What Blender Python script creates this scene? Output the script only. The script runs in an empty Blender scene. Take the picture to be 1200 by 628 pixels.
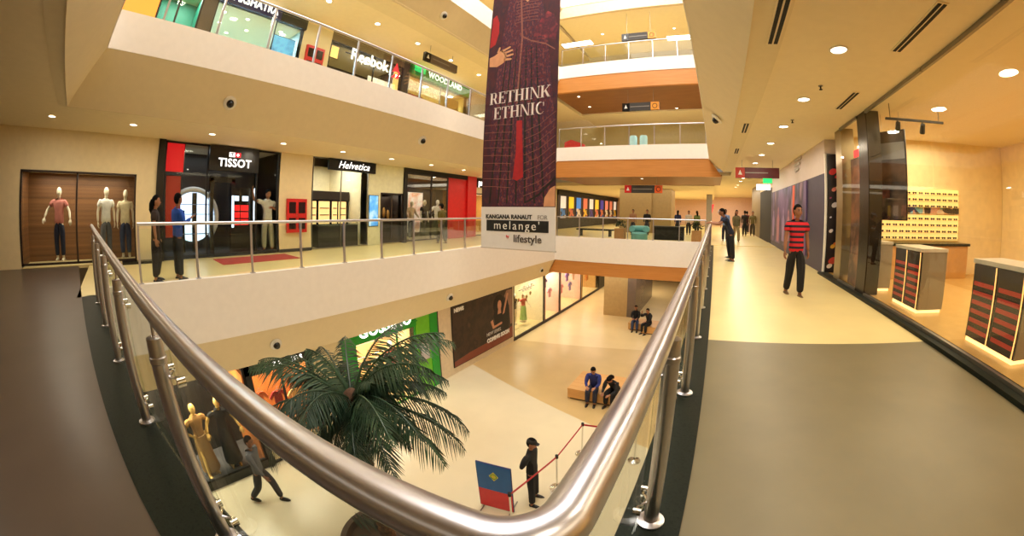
import bpy, bmesh, math, random
import numpy as np
from mathutils import Vector, Matrix
random.seed(7)
S = bpy.context.scene
COL = S.collection
PI = math.pi

# ------------------------------------------------------------------ camera, light, exposure
cam = bpy.data.cameras.new('camera')
camo = bpy.data.objects.new('camera', cam)
COL.objects.link(camo)
S.camera = camo
EYE = 1.5
cam.type = 'PANO'
cam.panorama_type = 'FISHEYE_LENS_POLYNOMIAL'
cam.sensor_width = 36.0
cam.sensor_fit = 'HORIZONTAL'
cam.fisheye_fov = 2 * PI
cam.clip_start = 0.02
cam.clip_end = 300
MM = 36.0 / 1200
_r = np.linspace(0, 760, 200)
_t = np.arctan(0.25 * _r / 432.2) / 0.25
_A = np.stack([(_r * MM) ** i for i in (1, 2, 3, 4)], 1)
_k = np.linalg.lstsq(_A, _t, rcond=None)[0]
cam.fisheye_polynomial_k0 = 0
cam.fisheye_polynomial_k1, cam.fisheye_polynomial_k2, cam.fisheye_polynomial_k3, cam.fisheye_polynomial_k4 = [-float(v) for v in _k]
cam.shift_x = -80 / 1200
cam.shift_y = -64 / 628
def _rot(pitch, yaw, roll):
    cp, sp, cy, sy, cr, sr = math.cos(pitch), math.sin(pitch), math.cos(yaw), math.sin(yaw), math.cos(roll), math.sin(roll)
    Rr = np.array([[cr, -sr, 0], [sr, cr, 0], [0, 0, 1]])
    Rp = np.array([[1, 0, 0], [0, cp, -sp], [0, sp, cp]])
    Ry = np.array([[cy, 0, sy], [0, 1, 0], [-sy, 0, cy]])
    return Ry @ Rp @ Rr
_m = _rot(0.008, -0.362, 0.021)
_v = [Vector((_m[0, i], _m[2, i], _m[1, i])) for i in range(3)]
_M = Matrix.Identity(4)
for _i, _c in enumerate((_v[0], _v[1], -_v[2])):
    for _j in range(3):
        _M[_j][_i] = _c[_j]
_M.translation = (0, 0, EYE)
camo.matrix_world = _M

S.view_settings.view_transform = 'Standard'
S.view_settings.look = 'None'
S.view_settings.gamma = 1
S.view_settings.use_curve_mapping = False
S.view_settings.exposure = 0.12
world = bpy.data.worlds.new('world')
S.world = world
world.use_nodes = True
world.node_tree.nodes['Background'].inputs[0].default_value = (1.0, 0.86, 0.68, 1)
world.node_tree.nodes['Background'].inputs[1].default_value = 0.22
S.cycles.max_bounces = 10
S.cycles.diffuse_bounces = 6
S.cycles.transparent_max_bounces = 24
S.cycles.sample_clamp_indirect = 4
S.cycles.blur_glossy = 1.0
S.cycles.caustics_reflective = False
S.cycles.caustics_refractive = False

WARM = (1.0, 0.88, 0.68)
NEUT = (1.0, 0.92, 0.82)
def area(name, loc, size, energy, color=WARM, rot=(0, 0, 0), spread=PI):
    l = bpy.data.lights.new(name, 'AREA')
    l.shape = 'RECTANGLE'
    l.size, l.size_y = size
    l.energy = energy
    l.color = color
    l.spread = spread
    o = bpy.data.objects.new(name, l)
    o.location = loc
    o.rotation_euler = rot
    COL.objects.link(o)
    return o
# daylight through the atrium roof glazing, and broad unseen area lights added below the ceilings
area('skylight_lamp', (-4.1, 8.5, 16.6), (7, 17), 2900, NEUT)
area('walkway_fill', (1.6, 35.0, 3.44), (1.2, 20), 420, WARM)  # added area light without a fitting, brightens the far end
area('landing_lamp', (-4.0, -4.0, 3.05), (6.0, 1.0), 30, WARM)
area('bridge_lamp', (-4.0, 20.5, 3.15), (6, 2.5), 110, WARM)
area('bridge_lamp', (-4.0, 21.0, 7.75), (6, 3), 230, WARM)
area('bridge_lamp', (-4.0, 21.0, 12.3), (6, 3), 160, WARM)
area('concourse_lamp', (-6.0, 33.0, 3.1), (8, 18), 620, WARM)
area('ground_lamp', (-5.5, 24.0, -1.95), (5, 10), 300, WARM)
area('ground_lamp', (2.5, 9.0, -1.95), (4, 16), 260, WARM)

# ------------------------------------------------------------------ materials
def lin(c):
    return tuple(((v / 255) / 12.92 if v / 255 <= 0.04045 else ((v / 255 + 0.055) / 1.055) ** 2.4) for v in c)
MATS = {}
def mat(name, rgb=(200, 200, 200), rough=0.6, metal=0.0, spec=0.5, emit=0.0, var=0.06, scale=6.0, coat=0.0):
    if name in MATS:
        return MATS[name]
    m = bpy.data.materials.new(name)
    m.use_nodes = True
    nt = m.node_tree
    b = nt.nodes['Principled BSDF']
    c = lin(rgb)
    b.inputs['Base Color'].default_value = (*c, 1)
    b.inputs['Roughness'].default_value = rough
    b.inputs['Metallic'].default_value = metal
    b.inputs['Specular IOR Level'].default_value = spec
    b.inputs['Coat Weight'].default_value = coat
    if emit:
        b.inputs['Emission Color'].default_value = (*c, 1)
        b.inputs['Emission Strength'].default_value = emit
    elif var:
        tc = nt.nodes.new('ShaderNodeTexCoord')
        nz = nt.nodes.new('ShaderNodeTexNoise')
        nz.inputs['Scale'].default_value = scale
        nz.inputs['Detail'].default_value = 4
        rp = nt.nodes.new('ShaderNodeValToRGB')
        rp.color_ramp.elements[0].position = 0.3
        rp.color_ramp.elements[1].position = 0.7
        rp.color_ramp.elements[0].color = (*[v * (1 - var) for v in c], 1)
        rp.color_ramp.elements[1].color = (*[min(1, v * (1 + var)) for v in c], 1)
        nt.links.new(tc.outputs['Object'], nz.inputs['Vector'])
        nt.links.new(nz.outputs['Fac'], rp.inputs['Fac'])
        nt.links.new(rp.outputs['Color'], b.inputs['Base Color'])
    MATS[name] = m
    return m
def glass_mat(name, tint=(0.93, 0.97, 0.94), refl=0.9):
    m = bpy.data.materials.new(name)
    m.use_nodes = True
    nt = m.node_tree
    nt.nodes.remove(nt.nodes['Principled BSDF'])
    tr = nt.nodes.new('ShaderNodeBsdfTransparent')
    tr.inputs[0].default_value = (*tint, 1)
    gl = nt.nodes.new('ShaderNodeBsdfGlossy')
    gl.inputs['Roughness'].default_value = 0.02
    fr = nt.nodes.new('ShaderNodeFresnel')
    fr.inputs[0].default_value = 1.45
    mu = nt.nodes.new('ShaderNodeMath')
    mu.operation = 'MULTIPLY'
    mu.inputs[1].default_value = refl
    mx = nt.nodes.new('ShaderNodeMixShader')
    nt.links.new(fr.outputs[0], mu.inputs[0])
    nt.links.new(mu.outputs[0], mx.inputs[0])
    nt.links.new(tr.outputs[0], mx.inputs[1])
    nt.links.new(gl.outputs[0], mx.inputs[2])
    nt.links.new(mx.outputs[0], nt.nodes['Material Output'].inputs[0])
    MATS[name] = m
    return m
def pattern_mat(name, cols, scale=3.0, rough=0.5, kind='VORONOI', stretch=(1, 1, 1), emit=0.0):
    """irregular patches of several colours (printed pictures, crowded stock)"""
    m = bpy.data.materials.new(name)
    m.use_nodes = True
    nt = m.node_tree
    b = nt.nodes['Principled BSDF']
    tc = nt.nodes.new('ShaderNodeTexCoord')
    mp = nt.nodes.new('ShaderNodeMapping')
    mp.inputs['Scale'].default_value = stretch
    nt.links.new(tc.outputs['Object'], mp.inputs['Vector'])
    rp = nt.nodes.new('ShaderNodeValToRGB')
    rp.color_ramp.interpolation = 'CONSTANT' if kind == 'VORONOI' else 'LINEAR'
    while len(rp.color_ramp.elements) < len(cols):
        rp.color_ramp.elements.new(0.5)
    for i, c in enumerate(cols):
        rp.color_ramp.elements[i].position = (i / len(cols)) if kind == 'VORONOI' else 0.25 + 0.5 * i / max(1, len(cols) - 1)
        rp.color_ramp.elements[i].color = (*lin(c), 1)
    if kind == 'VORONOI':
        t = nt.nodes.new('ShaderNodeTexVoronoi')
        t.inputs['Scale'].default_value = scale
        sp = nt.nodes.new('ShaderNodeSeparateColor')
        nt.links.new(mp.outputs[0], t.inputs['Vector'])
        nt.links.new(t.outputs['Color'], sp.inputs[0])
        nt.links.new(sp.outputs[0], rp.inputs[0])
    else:
        t = nt.nodes.new('ShaderNodeTexNoise')
        t.inputs['Scale'].default_value = scale
        t.inputs['Detail'].default_value = 6
        nt.links.new(mp.outputs[0], t.inputs['Vector'])
        nt.links.new(t.outputs['Fac'], rp.inputs[0])
    nt.links.new(rp.outputs[0], b.inputs['Base Color'])
    b.inputs['Roughness'].default_value = rough
    if emit:
        nt.links.new(rp.outputs[0], b.inputs['Emission Color'])
        b.inputs['Emission Strength'].default_value = emit
    MATS[name] = m
    return m
def wood_mat(name, a, b_, scale=3.0, stretch=(0.4, 1, 8), rough=0.4):
    return pattern_mat(name, [a, b_], scale, rough, 'NOISE', stretch)

WHITE = mat('painted_white', (242, 237, 231), 0.6, var=0.02)
CREAM = mat('painted_cream', (230, 214, 176), 0.7, var=0.03)
SOFFIT = mat('painted_beige', (234, 220, 188), 0.7, var=0.02)
CEIL = mat('ceiling_paint', (244, 230, 200), 0.75, var=0.02)
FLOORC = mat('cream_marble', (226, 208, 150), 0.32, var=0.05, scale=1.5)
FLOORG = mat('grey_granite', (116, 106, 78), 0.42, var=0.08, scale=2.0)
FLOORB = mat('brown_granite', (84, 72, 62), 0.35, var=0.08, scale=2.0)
FLOORL = mat('ground_marble', (214, 202, 172), 0.25, var=0.05, scale=0.8)
FLOORT = mat('ground_tan_stone', (196, 168, 116), 0.3, var=0.07, scale=0.9)
GRANITE = pattern_mat('dark_green_granite', [(10, 14, 11), (30, 36, 29), (17, 22, 18)], 45, 0.42, 'NOISE')
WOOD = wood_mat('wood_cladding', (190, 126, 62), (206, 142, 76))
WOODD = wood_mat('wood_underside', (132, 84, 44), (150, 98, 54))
STEEL = mat('brushed_steel', (192, 190, 196), 0.30, 1.0, var=0.04, scale=20)
CHROME = mat('polished_steel', (214, 212, 208), 0.12, 1.0, var=0.0)
ALU = mat('dull_aluminium', (150, 146, 138), 0.4, 1.0, var=0.03)
BLACK = mat('black_gloss', (14, 13, 13), 0.25)
BLACKM = mat('black_matt', (18, 17, 17), 0.7)
DKBROWN = mat('dark_brown', (44, 30, 24), 0.5)
CHAR = mat('charcoal', (52, 48, 46), 0.6)
RED = mat('signal_red', (200, 24, 28), 0.45)
DKRED = mat('dark_red', (130, 22, 24), 0.5)
GREEN = mat('shop_green', (16, 150, 40), 0.4)
LIME = mat('lime_green', (104, 190, 40), 0.4)
GREY = mat('mid_grey', (136, 130, 122), 0.5)
LGREY = mat('light_grey', (188, 182, 174), 0.5)
NAVY = mat('navy_blue', (34, 30, 96), 0.4)
PURE = mat('plain_white', (238, 236, 232), 0.5, var=0.0)
GLOW = mat('lamp_glow', (255, 244, 222), emit=9)
GLOWW = mat('warm_panel_glow', (255, 222, 164), emit=1.3)
GLOWC = mat('cool_panel_glow', (214, 232, 250), emit=1.6)
LETW = mat('lit_white_letters', (255, 252, 250), emit=1.5)
LETG = mat('lit_green', (40, 220, 120), emit=1.0)
GLASS = glass_mat('clear_glass', (0.96, 0.98, 0.97), 0.3)
GLASSR = glass_mat('shop_front_glass', (0.97, 0.98, 0.97), 0.1)
GRANITE.node_tree.nodes['Principled BSDF'].inputs['Specular IOR Level'].default_value = 0.12
GLASSG = glass_mat('green_tinted_glass', (0.93, 0.965, 0.935), 0.45)
GLASSN = glass_mat('near_balustrade_glass', (0.90, 0.92, 0.88), 0.22)

# ------------------------------------------------------------------ mesh helpers
class MB:
    def __init__(s):
        s.v, s.f, s.m = [], [], []
    def add(s, vs, fs, m=0):
        n = len(s.v)
        s.v += [tuple(v) for v in vs]
        s.f += [tuple(i + n for i in f) for f in fs]
        s.m += [m] * len(fs)
        return s
    def cube(s, a, b, m=0):
        x0, x1 = sorted((a[0], b[0])); y0, y1 = sorted((a[1], b[1])); z0, z1 = sorted((a[2], b[2]))
        return s.add([(x0, y0, z0), (x1, y0, z0), (x1, y1, z0), (x0, y1, z0), (x0, y0, z1), (x1, y0, z1), (x1, y1, z1), (x0, y1, z1)],
                     [(0, 3, 2, 1), (4, 5, 6, 7), (0, 1, 5, 4), (1, 2, 6, 5), (2, 3, 7, 6), (3, 0, 4, 7)], m)
    def prism(s, pts, a, b, m=0):
        """polygon of 3-D points pts swept from +a to +b (vectors)"""
        n = len(pts)
        A = [Vector(p) + Vector(a) for p in pts]
        B = [Vector(p) + Vector(b) for p in pts]
        return s.add(A + B, [tuple(range(n))[::-1], tuple(range(n, 2 * n))] + [(i, (i + 1) % n, n + (i + 1) % n, n + i) for i in range(n)], m)
    def tube(s, path, r, n=12, m=0, cap=True, flat=1.0):
        P = [Vector(p) for p in path]
        R = r if isinstance(r, (list, tuple)) else [r] * len(P)
        rings = []
        up = None
        for i, p in enumerate(P):
            d = (P[min(i + 1, len(P) - 1)] - P[max(i - 1, 0)]).normalized()
            if up is None:
                up = Vector((0, 0, 1)) if abs(d.z) < 0.9 else Vector((0, 1, 0))
            a = d.cross(up).normalized()
            b = a.cross(d).normalized()
            up = b
            rings.append([p + (a * math.cos(2 * PI * k / n) + b * math.sin(2 * PI * k / n) * flat) * R[i] for k in range(n)])
        vs = [v for r_ in rings for v in r_]
        fs = []
        for i in range(len(P) - 1):
            for k in range(n):
                fs.append((i * n + k, i * n + (k + 1) % n, (i + 1) * n + (k + 1) % n, (i + 1) * n + k))
        if cap:
            fs.append(tuple(range(n))[::-1])
            fs.append(tuple((len(P) - 1) * n + k for k in range(n)))
        return s.add(vs, fs, m)
    def cyl(s, p, q, r0, r1=None, n=16, m=0):
        return s.tube([p, q], [r0, r0 if r1 is None else r1], n, m)
    def ball(s, c, r, n=12, m=0, f=None):
        rx, ry, rz = r if isinstance(r, (list, tuple)) else (r, r, r)
        h = max(6, n // 2 + 2)
        vs, fs = [], []
        for i in range(h + 1):
            t = PI * i / h
            for k in range(n):
                a = 2 * PI * k / n
                p = Vector((math.sin(t) * math.cos(a) * rx, math.sin(t) * math.sin(a) * ry, math.cos(t) * rz))
                if f:
                    p = f(p)
                vs.append(Vector(c) + p)
        for i in range(h):
            for k in range(n):
                fs.append((i * n + k, (i + 1) * n + k, (i + 1) * n + (k + 1) % n, i * n + (k + 1) % n))
        return s.add(vs, fs, m)
    def lathe(s, c, prof, n=24, m=0):
        vs, fs = [], []
        for r, z in prof:
            for k in range(n):
                a = 2 * PI * k / n
                vs.append((c[0] + r * math.cos(a), c[1] + r * math.sin(a), c[2] + z))
        for i in range(len(prof) - 1):
            for k in range(n):
                fs.append((i * n + k, i * n + (k + 1) % n, (i + 1) * n + (k + 1) % n, (i + 1) * n + k))
        return s.add(vs, fs, m)
    def mesh(s, name, mats, smooth=True):
        me = bpy.data.meshes.new(name)
        me.from_pydata(s.v, [], s.f)
        for m in (mats if isinstance(mats, (list, tuple)) else [mats]):
            me.materials.append(m)
        me.polygons.foreach_set('material_index', s.m)
        bm = bmesh.new()
        bm.from_mesh(me)
        bmesh.ops.remove_doubles(bm, verts=bm.verts, dist=1e-5)
        bmesh.ops.recalc_face_normals(bm, faces=bm.faces)
        bm.to_mesh(me)
        bm.free()
        if smooth:
            me.polygons.foreach_set('use_smooth', [True] * len(me.polygons))
            me.set_sharp_from_angle(angle=math.radians(38))
        me.update()
        return me
def link(name, me, parent=None):
    o = bpy.data.objects.new(name, me)
    COL.objects.link(o)
    if parent is not None:
        o.parent = parent
    return o
def part(name, mb, mats, parent, label=None, smooth=True):
    o = link(name, mb.mesh(name, mats, smooth), parent)
    if label:
        o['label'] = label
    return o
def thing(name, label, cat, loc=(0, 0, 0), rz=0.0, group=None):
    o = bpy.data.objects.new(name, None)
    o.empty_display_size = 0.1
    COL.objects.link(o)
    o.location = loc
    o.rotation_euler = (0, 0, rz)
    o['label'] = label
    o['category'] = cat
    if group:
        o['group'] = group
    return o
def solo(name, mb, mats, label, cat, group=None, loc=(0, 0, 0), rz=0.0, smooth=True):
    o = link(name, mb.mesh(name, mats, smooth))
    o.location = loc
    o.rotation_euler = (0, 0, rz)
    o['label'] = label
    o['category'] = cat
    if group:
        o['group'] = group
    return o
def struct(name, mb, mats, parent=None, smooth=True):
    o = link(name, mb.mesh(name, mats, smooth), parent)
    if parent is None:
        o['kind'] = 'structure'
    return o
def copy_tree(o, parent=None):
    c = o.copy()
    COL.objects.link(c)
    c.parent = parent
    for ch in list(o.children):
        copy_tree(ch, c)
    return c
EAST = (PI / 2, 0, PI / 2)      # lettering seen when looking towards -X
SOUTH = (PI / 2, 0, 0)          # lettering seen when looking towards +Y
WEST = (PI / 2, 0, -PI / 2)     # lettering seen when looking towards +X
def text(s, size, m, parent, loc, rot=SOUTH, bold=0.0, space=1.0, depth=0.01, shear=0.0, align='CENTER', sx=1.0, name='lettering', label=None):
    c = bpy.data.curves.new(name, 'FONT')
    c.body = s
    c.size = size
    c.align_x = align
    c.align_y = 'CENTER'
    c.extrude = depth
    c.offset = bold
    c.space_character = space
    c.shear = shear
    c.resolution_u = 3
    t = bpy.data.objects.new(name, c)
    COL.objects.link(t)
    bpy.context.view_layer.update()
    dg = bpy.context.evaluated_depsgraph_get()
    me = bpy.data.meshes.new_from_object(t.evaluated_get(dg))
    bpy.data.objects.remove(t)
    bpy.data.curves.remove(c)
    me.materials.clear()
    me.materials.append(m)
    o = link(name, me, parent)
    o.location = loc
    o.rotation_euler = rot
    o.scale = (sx, 1, 1)
    if label:
        o['label'] = label
    return o
ORD = ['first', 'second', 'third', 'fourth', 'fifth', 'sixth', 'seventh', 'eighth', 'ninth', 'tenth', 'eleventh', 'twelfth', 'thirteenth', 'fourteenth', 'fifteenth', 'sixteenth']

# ------------------------------------------------------------------ the shell
NEAR_A, NEAR_B = 0.235, 0.105
def near_y(x):
    """the line of the balustrade at the near end of the atrium"""
    return NEAR_A + NEAR_B * (x + 0.3)
XL, XR, YF = -8.0, -0.27, 17.5          # atrium void
XS, XG = -12.0, -8.5                    # shop fronts upstairs, shop fronts on the ground floor
XW = 3.02                               # shop fronts on our side
ZG, Z3, Z4, Z5 = -4.6, 4.6, 9.2, 13.8
CE = 3.15                               # ceiling over the far walkways
CN = 3.5                                # ceiling over our walkway
YB, YE = -7.0, 47.0                     # back wall, far end

def sweep_u(profile, closed=True):
    """profile [(outward, z)] swept along our edge, the near end and the far-side edge of the void"""
    ye = near_y(XR) - 0.10
    yl = near_y(XL) - 0.10
    path = [((XR, YF), (1, 0)), ((XR, ye), (1, -1)), ((XL, yl), (-1, -1)), ((XL, YF), (-1, 0))]
    vs, fs = [], []
    n = len(profile)
    for (px, py), (ox, oy) in path:
        for d, z in profile:
            vs.append((px + ox * d, py + oy * d, z))
    for i in range(3):
        for k in range(n if closed else n - 1):
            fs.append((i * n + k, i * n + (k + 1) % n, (i + 1) * n + (k + 1) % n, (i + 1) * n + k))
    fs += [tuple(range(n)), tuple(range(3 * n, 4 * n))[::-1]]
    return MB().add(vs, fs)
# our floor: cream marble ahead, dark granite round the camera, brown on the near landing
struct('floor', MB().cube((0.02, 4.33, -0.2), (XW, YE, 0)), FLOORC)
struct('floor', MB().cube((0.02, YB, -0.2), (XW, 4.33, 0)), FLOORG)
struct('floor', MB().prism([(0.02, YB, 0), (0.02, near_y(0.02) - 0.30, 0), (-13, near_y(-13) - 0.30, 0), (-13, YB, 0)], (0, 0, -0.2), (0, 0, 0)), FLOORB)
struct('kerb_right', MB().cube((XR, near_y(0) - 0.3, -0.2), (0.02, YF, 0.012)), GRANITE)
struct('kerb_front', MB().prism([(XR, near_y(XR) - 0.30, 0), (XR, near_y(XR) + .1, 0), (XL, near_y(XL) + .1, 0), (XL, near_y(XL) - 0.30, 0)], (0, 0, -0.2), (0, 0, 0.012)), GRANITE)
struct('floor', MB().cube((XS - 3.2, near_y(-9) - 0.3, -0.2), (XL - 0.02, YF, 0)), FLOORC)
struct('floor', MB().cube((XS - 3.2, YF + 0.15, -0.2), (0.02, YE, 0)), FLOORC)
# white edge bands of the floors and the beige raking soffits under them
struct('trim_1', sweep_u([(0, -0.0), (0, -1.1), (0.12, -1.1), (0.12, -0.0)]), WHITE)
struct('trim_2', MB().cube((XL - 0.12, near_y(XL), 0), (XL, YF, 0.12)), WHITE)
struct('beam_1', sweep_u([(0.02, -1.1), (0.42, -1.95), (0.5, -1.95), (0.5, -1.1)]), SOFFIT)
struct('trim_3', sweep_u([(0, 4.72), (0, 4.01), (0.12, 4.01), (0.12, 4.72)]), WHITE)
# left and near soffits of the third floor run lower than the one over our walkway
def soffit3():
    m = MB()
    ye, yl = near_y(XR) - 0.1, near_y(XL) - 0.1
    pr = [(0.02, 4.01), (0.72, 3.40), (0.72, 3.44), (1.12, 3.44), (1.12, 4.01)]
    pl = [(0.02, 4.01), (0.65, 3.08), (0.70, 3.08), (0.9, CE - 0.01), (0.9, 4.01)]
    vs, fs = [], []
    n = len(pr)
    for px, py, ox, oy, p in ((XR, YF, 1, 0, pr), (XR, ye, 1, -1, pr), (XL, yl, -1, -1, pl), (XL, YF, -1, 0, pl)):
        vs += [(px + ox * d, py + oy * d, z) for d, z in p]
    for i in range(3):
        for k in range(n):
            fs.append((i * n + k, i * n + (k + 1) % n, (i + 1) * n + (k + 1) % n, (i + 1) * n + k))
    fs += [tuple(range(n)), tuple(range(3 * n, 4 * n))[::-1]]
    return m.add(vs, fs)
struct('beam_2', soffit3(), SOFFIT)
struct('trim_4', sweep_u([(0, 9.32), (0, 8.5), (0.12, 8.5), (0.12, 9.32)]), WHITE)
struct('beam_3', sweep_u([(0.02, 8.5), (0.65, 7.72), (1.5, 7.72), (1.5, 8.5)]), SOFFIT)
struct('trim_5', sweep_u([(0, 13.92), (0, 13.1), (0.12, 13.1), (0.12, 13.92)]), WHITE)
struct('beam_4', sweep_u([(0.02, 13.1), (0.65, 12.4), (1.5, 12.4), (1.5, 13.1)]), SOFFIT)
# ceilings
struct('ceiling', MB().cube((XR + 1.12, YB, CN), (9.0, 20.0, CN + 0.2)), CEIL)
struct('ceiling', MB().cube((0.0, 20.0, CN), (9.0, YE, CN + 0.2)), CEIL)
struct('ceiling', MB().prism([(XR + 1.12, YB, CN), (XR + 1.12, near_y(XR) - 1.15, CN), (XL - 0.9, near_y(XL) - 1.0, CE), (XL - 0.9, YB, CE)], (0, 0, 0), (0, 0, 0.2)), CEIL)
struct('ceiling', MB().cube((XS - 3.2, YB, CE), (XL - 0.9, YF, CE + 0.2)), CEIL)
struct('ceiling', MB().cube((XS - 3.2, YF + 5.4, CE), (0.0, YE, CE + 0.2)), CEIL)
struct('ceiling', MB().cube((XS - 3.2, -3.5, 7.76), (XL - 0.6, YF + 6, 7.96)), CEIL)
struct('ceiling', MB().cube((XS - 3.2, -3.5, 12.4), (XL - 0.6, 24, 12.6)), CEIL)
struct('ceiling', MB().cube((XL - 0.6, YF + 5, 7.8), (4, 26, 8.0)), CEIL)
struct('floor', MB().cube((XS - 3.2, -3.5, 4.4), (XL - 0.1, YF + 6, 4.6)), FLOORC)
struct('floor', MB().cube((XS - 3.2, -3.5, 9.0), (XL - 0.1, YF + 6, 9.2)), FLOORC)
# roof over the atrium: frame round the big skylight
rf = MB()
for a, b in (((-16, -8, 17), (-8.2, 26, 17.2)), ((0.0, -8, 17), (9, 26, 17.2)), ((-8.2, -8, 17), (0, -0.5, 17.2)), ((-8.2, 18, 17), (0, 26, 17.2))):
    rf.cube(a, b)
struct('ceiling', rf, WHITE)
sk = MB()
for k in range(8):
    sk.cube((-8.2, 1.8 + 2.1 * k, 16.9), (0, 1.95 + 2.1 * k, 17.1))
struct('trim_6', sk, WHITE)
struct('window_1', MB().cube((-8.2, -0.5, 17.05), (0, 18, 17.09)), mat('skylight_glazing', (225, 236, 250), emit=1.2))
# walls above and around the void on the upper floors
w = MB()
w.cube((XS - 3.4, YB, ZG), (XS - 3.2, YE, 17))
struct('wall_left', w, CREAM)
struct('wall_back', MB().cube((XS - 3.2, YB - 0.2, ZG), (9, YB, 17)), CREAM)
struct('wall_right', MB().cube((9, YB, ZG), (9.2, YE, 17)), CREAM)
struct('wall_end', MB().cube((XS - 3.2, YE, ZG), (9, YE + 0.2, CE + 0.6)), mat('pale_pink_wall', (236, 206, 194), 0.7, var=0.04))
struct('wall_end', MB().cube((XS - 3.2, 26, Z3), (9, 26.2, 17)), mat('warm_grey_wall', (206, 188, 152), 0.7, var=0.05))
# ---- the bridges across the far end of the void
def bridge(n, zt, zw, zd, deep, pale=False):
    struct('trim_%d' % n, MB().cube((XL, YF, zw), (XR + 0.02, YF + 0.15, zt)), WHITE)
    struct('floor', MB().cube((XL - 0.1, YF + 0.15, zt - 0.32), (4.0, YF + deep, zt - 0.12)), FLOORC)
    xr = XR + 0.62
    b = MB().prism([(XL - 0.35, YF + 0.03, zd), (XL, YF + 0.03, zw), (XR, YF + 0.03, zw), (xr, YF + 0.03, zd)], (0, 0, 0), (0, 0.2, 0))
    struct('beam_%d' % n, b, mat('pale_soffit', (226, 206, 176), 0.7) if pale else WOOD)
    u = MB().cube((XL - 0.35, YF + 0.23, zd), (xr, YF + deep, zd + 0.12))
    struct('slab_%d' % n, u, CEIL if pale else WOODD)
bridge(11, 0.14, -1.1, -1.78, 3.0)
bridge(12, 4.76, 4.05, 3.2, 5.4)
bridge(13, 9.32, 8.6, 7.78, 4.6)
bridge(14, 13.92, 13.15, 12.4, 6.0, True)
# ---- ground floor: pale marble with a tan field between two slanting joints
def gx(x, a, b):
    return a[1] + (b[1] - a[1]) * (x - a[0]) / (b[0] - a[0])
J1 = ((-7.91, 10.72), (-2.76, 8.87))
J2 = ((-8.5, 14.35), (-2.8, 15.4))
x0, x1 = -8.6, 9.0
def fl(name, ya, yb, m):
    struct(name, MB().prism([(x0, ya[0], 0), (x1, ya[1], 0), (x1, yb[1], 0), (x0, yb[0], 0)], (0, 0, ZG - 0.2), (0, 0, ZG)), m)
fl('floor', (YB, YB), (gx(x0, *J1), gx(x1, *J1)), FLOORL)
fl('floor', (gx(x0, *J1), gx(x1, *J1)), (gx(x0, *J2), gx(x1, *J2)), FLOORT)
fl('floor', (gx(x0, *J2), gx(x1, *J2)), (40, 40), mat('ground_warm_stone', (214, 190, 140), 0.3, var=0.06, scale=0.9))
struct('floor', MB().cube((-12, YB, ZG - 0.2), (x0, 40, ZG)), FLOORT)
struct('ceiling', MB().cube((-12, YF + 2.9, -1.85), (9, 40, -1.65)), CEIL)
struct('ceiling', MB().cube((0.1, YB, -1.85), (9, YF + 3, -1.65)), CEIL)
struct('ceiling', MB().cube((-12, YB, -1.9), (-8.42, YF + 3, -1.7)), CEIL)
struct('wall_end', MB().cube((-12, 40, ZG), (9, 40.2, -1.6)), mat('dark_glass_wall', (58, 54, 44), 0.3))

# ------------------------------------------------------------------ balustrades
def balustrade(label, path, z, n, h=1.02, group=None, offs=0.0):
    """glass balustrade along a straight edge: path = (start, end), n bays"""
    a, b = Vector((*path[0], z)), Vector((*path[1], z))
    t = thing('glass_balustrade', label, 'balustrade', a)
    d = (b - a)
    L = d.length
    d.normalize()
    part('handrail', MB().tube([d * 0, d * L], 0.032, 12).tube([d * 0.0 + Vector((0, 0, 0)), d * 0.01], 0.032, 12), STEEL, t).location = (0, 0, h)
    st = L / n
    for k in range(n + 1):
        p = d * min(L - .03, max(.03, k * st))
        m = MB().cube(p + Vector((-0.022, -0.022, 0)), p + Vector((0.022, 0.022, h - 0.02)))
        m.cube(p + Vector((-0.05, -0.05, 0)), p + Vector((0.05, 0.05, 0.015)))
        part('post', m, STEEL, t)
        if k < n:
            q0, q1 = d * (k * st + 0.05), d * ((k + 1) * st - 0.05)
            nn = Vector((-d.y, d.x, 0)) * 0.006
            part('glass_pane', MB().prism([q0 + nn, q1 + nn, q1 - nn, q0 - nn], (0, 0, 0.04), (0, 0, h - 0.08)), GLASSG, t)
    return t
balustrade('long steel and glass balustrade across the void, in front of the lit shop row', ((XL - 0.07, 0.32), (XL - 0.07, 17.45)), 0.12, 14)
balustrade('upper floor glass balustrade below the glowing white shop lettering', ((XL - 0.07, 0.25), (XL - 0.07, 17.45)), 4.72, 14)
balustrade('glass balustrade on the bridge with the planters and teal seat behind', ((XL + 0.05, YF + 0.07), (XR - 0.1, YF + 0.07)), 0.14, 6)
balustrade('glass balustrade of the bridge in the middle, above the orange wood band', ((XL + 0.05, YF + 0.07), (XR - 0.1, YF + 0.07)), 4.76, 6)
balustrade('topmost glass balustrade on the highest bridge, under the bright ceiling cove', ((XL + 0.05, YF + 0.07), (XR - 0.1, YF + 0.07)), 9.32, 6)

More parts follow.
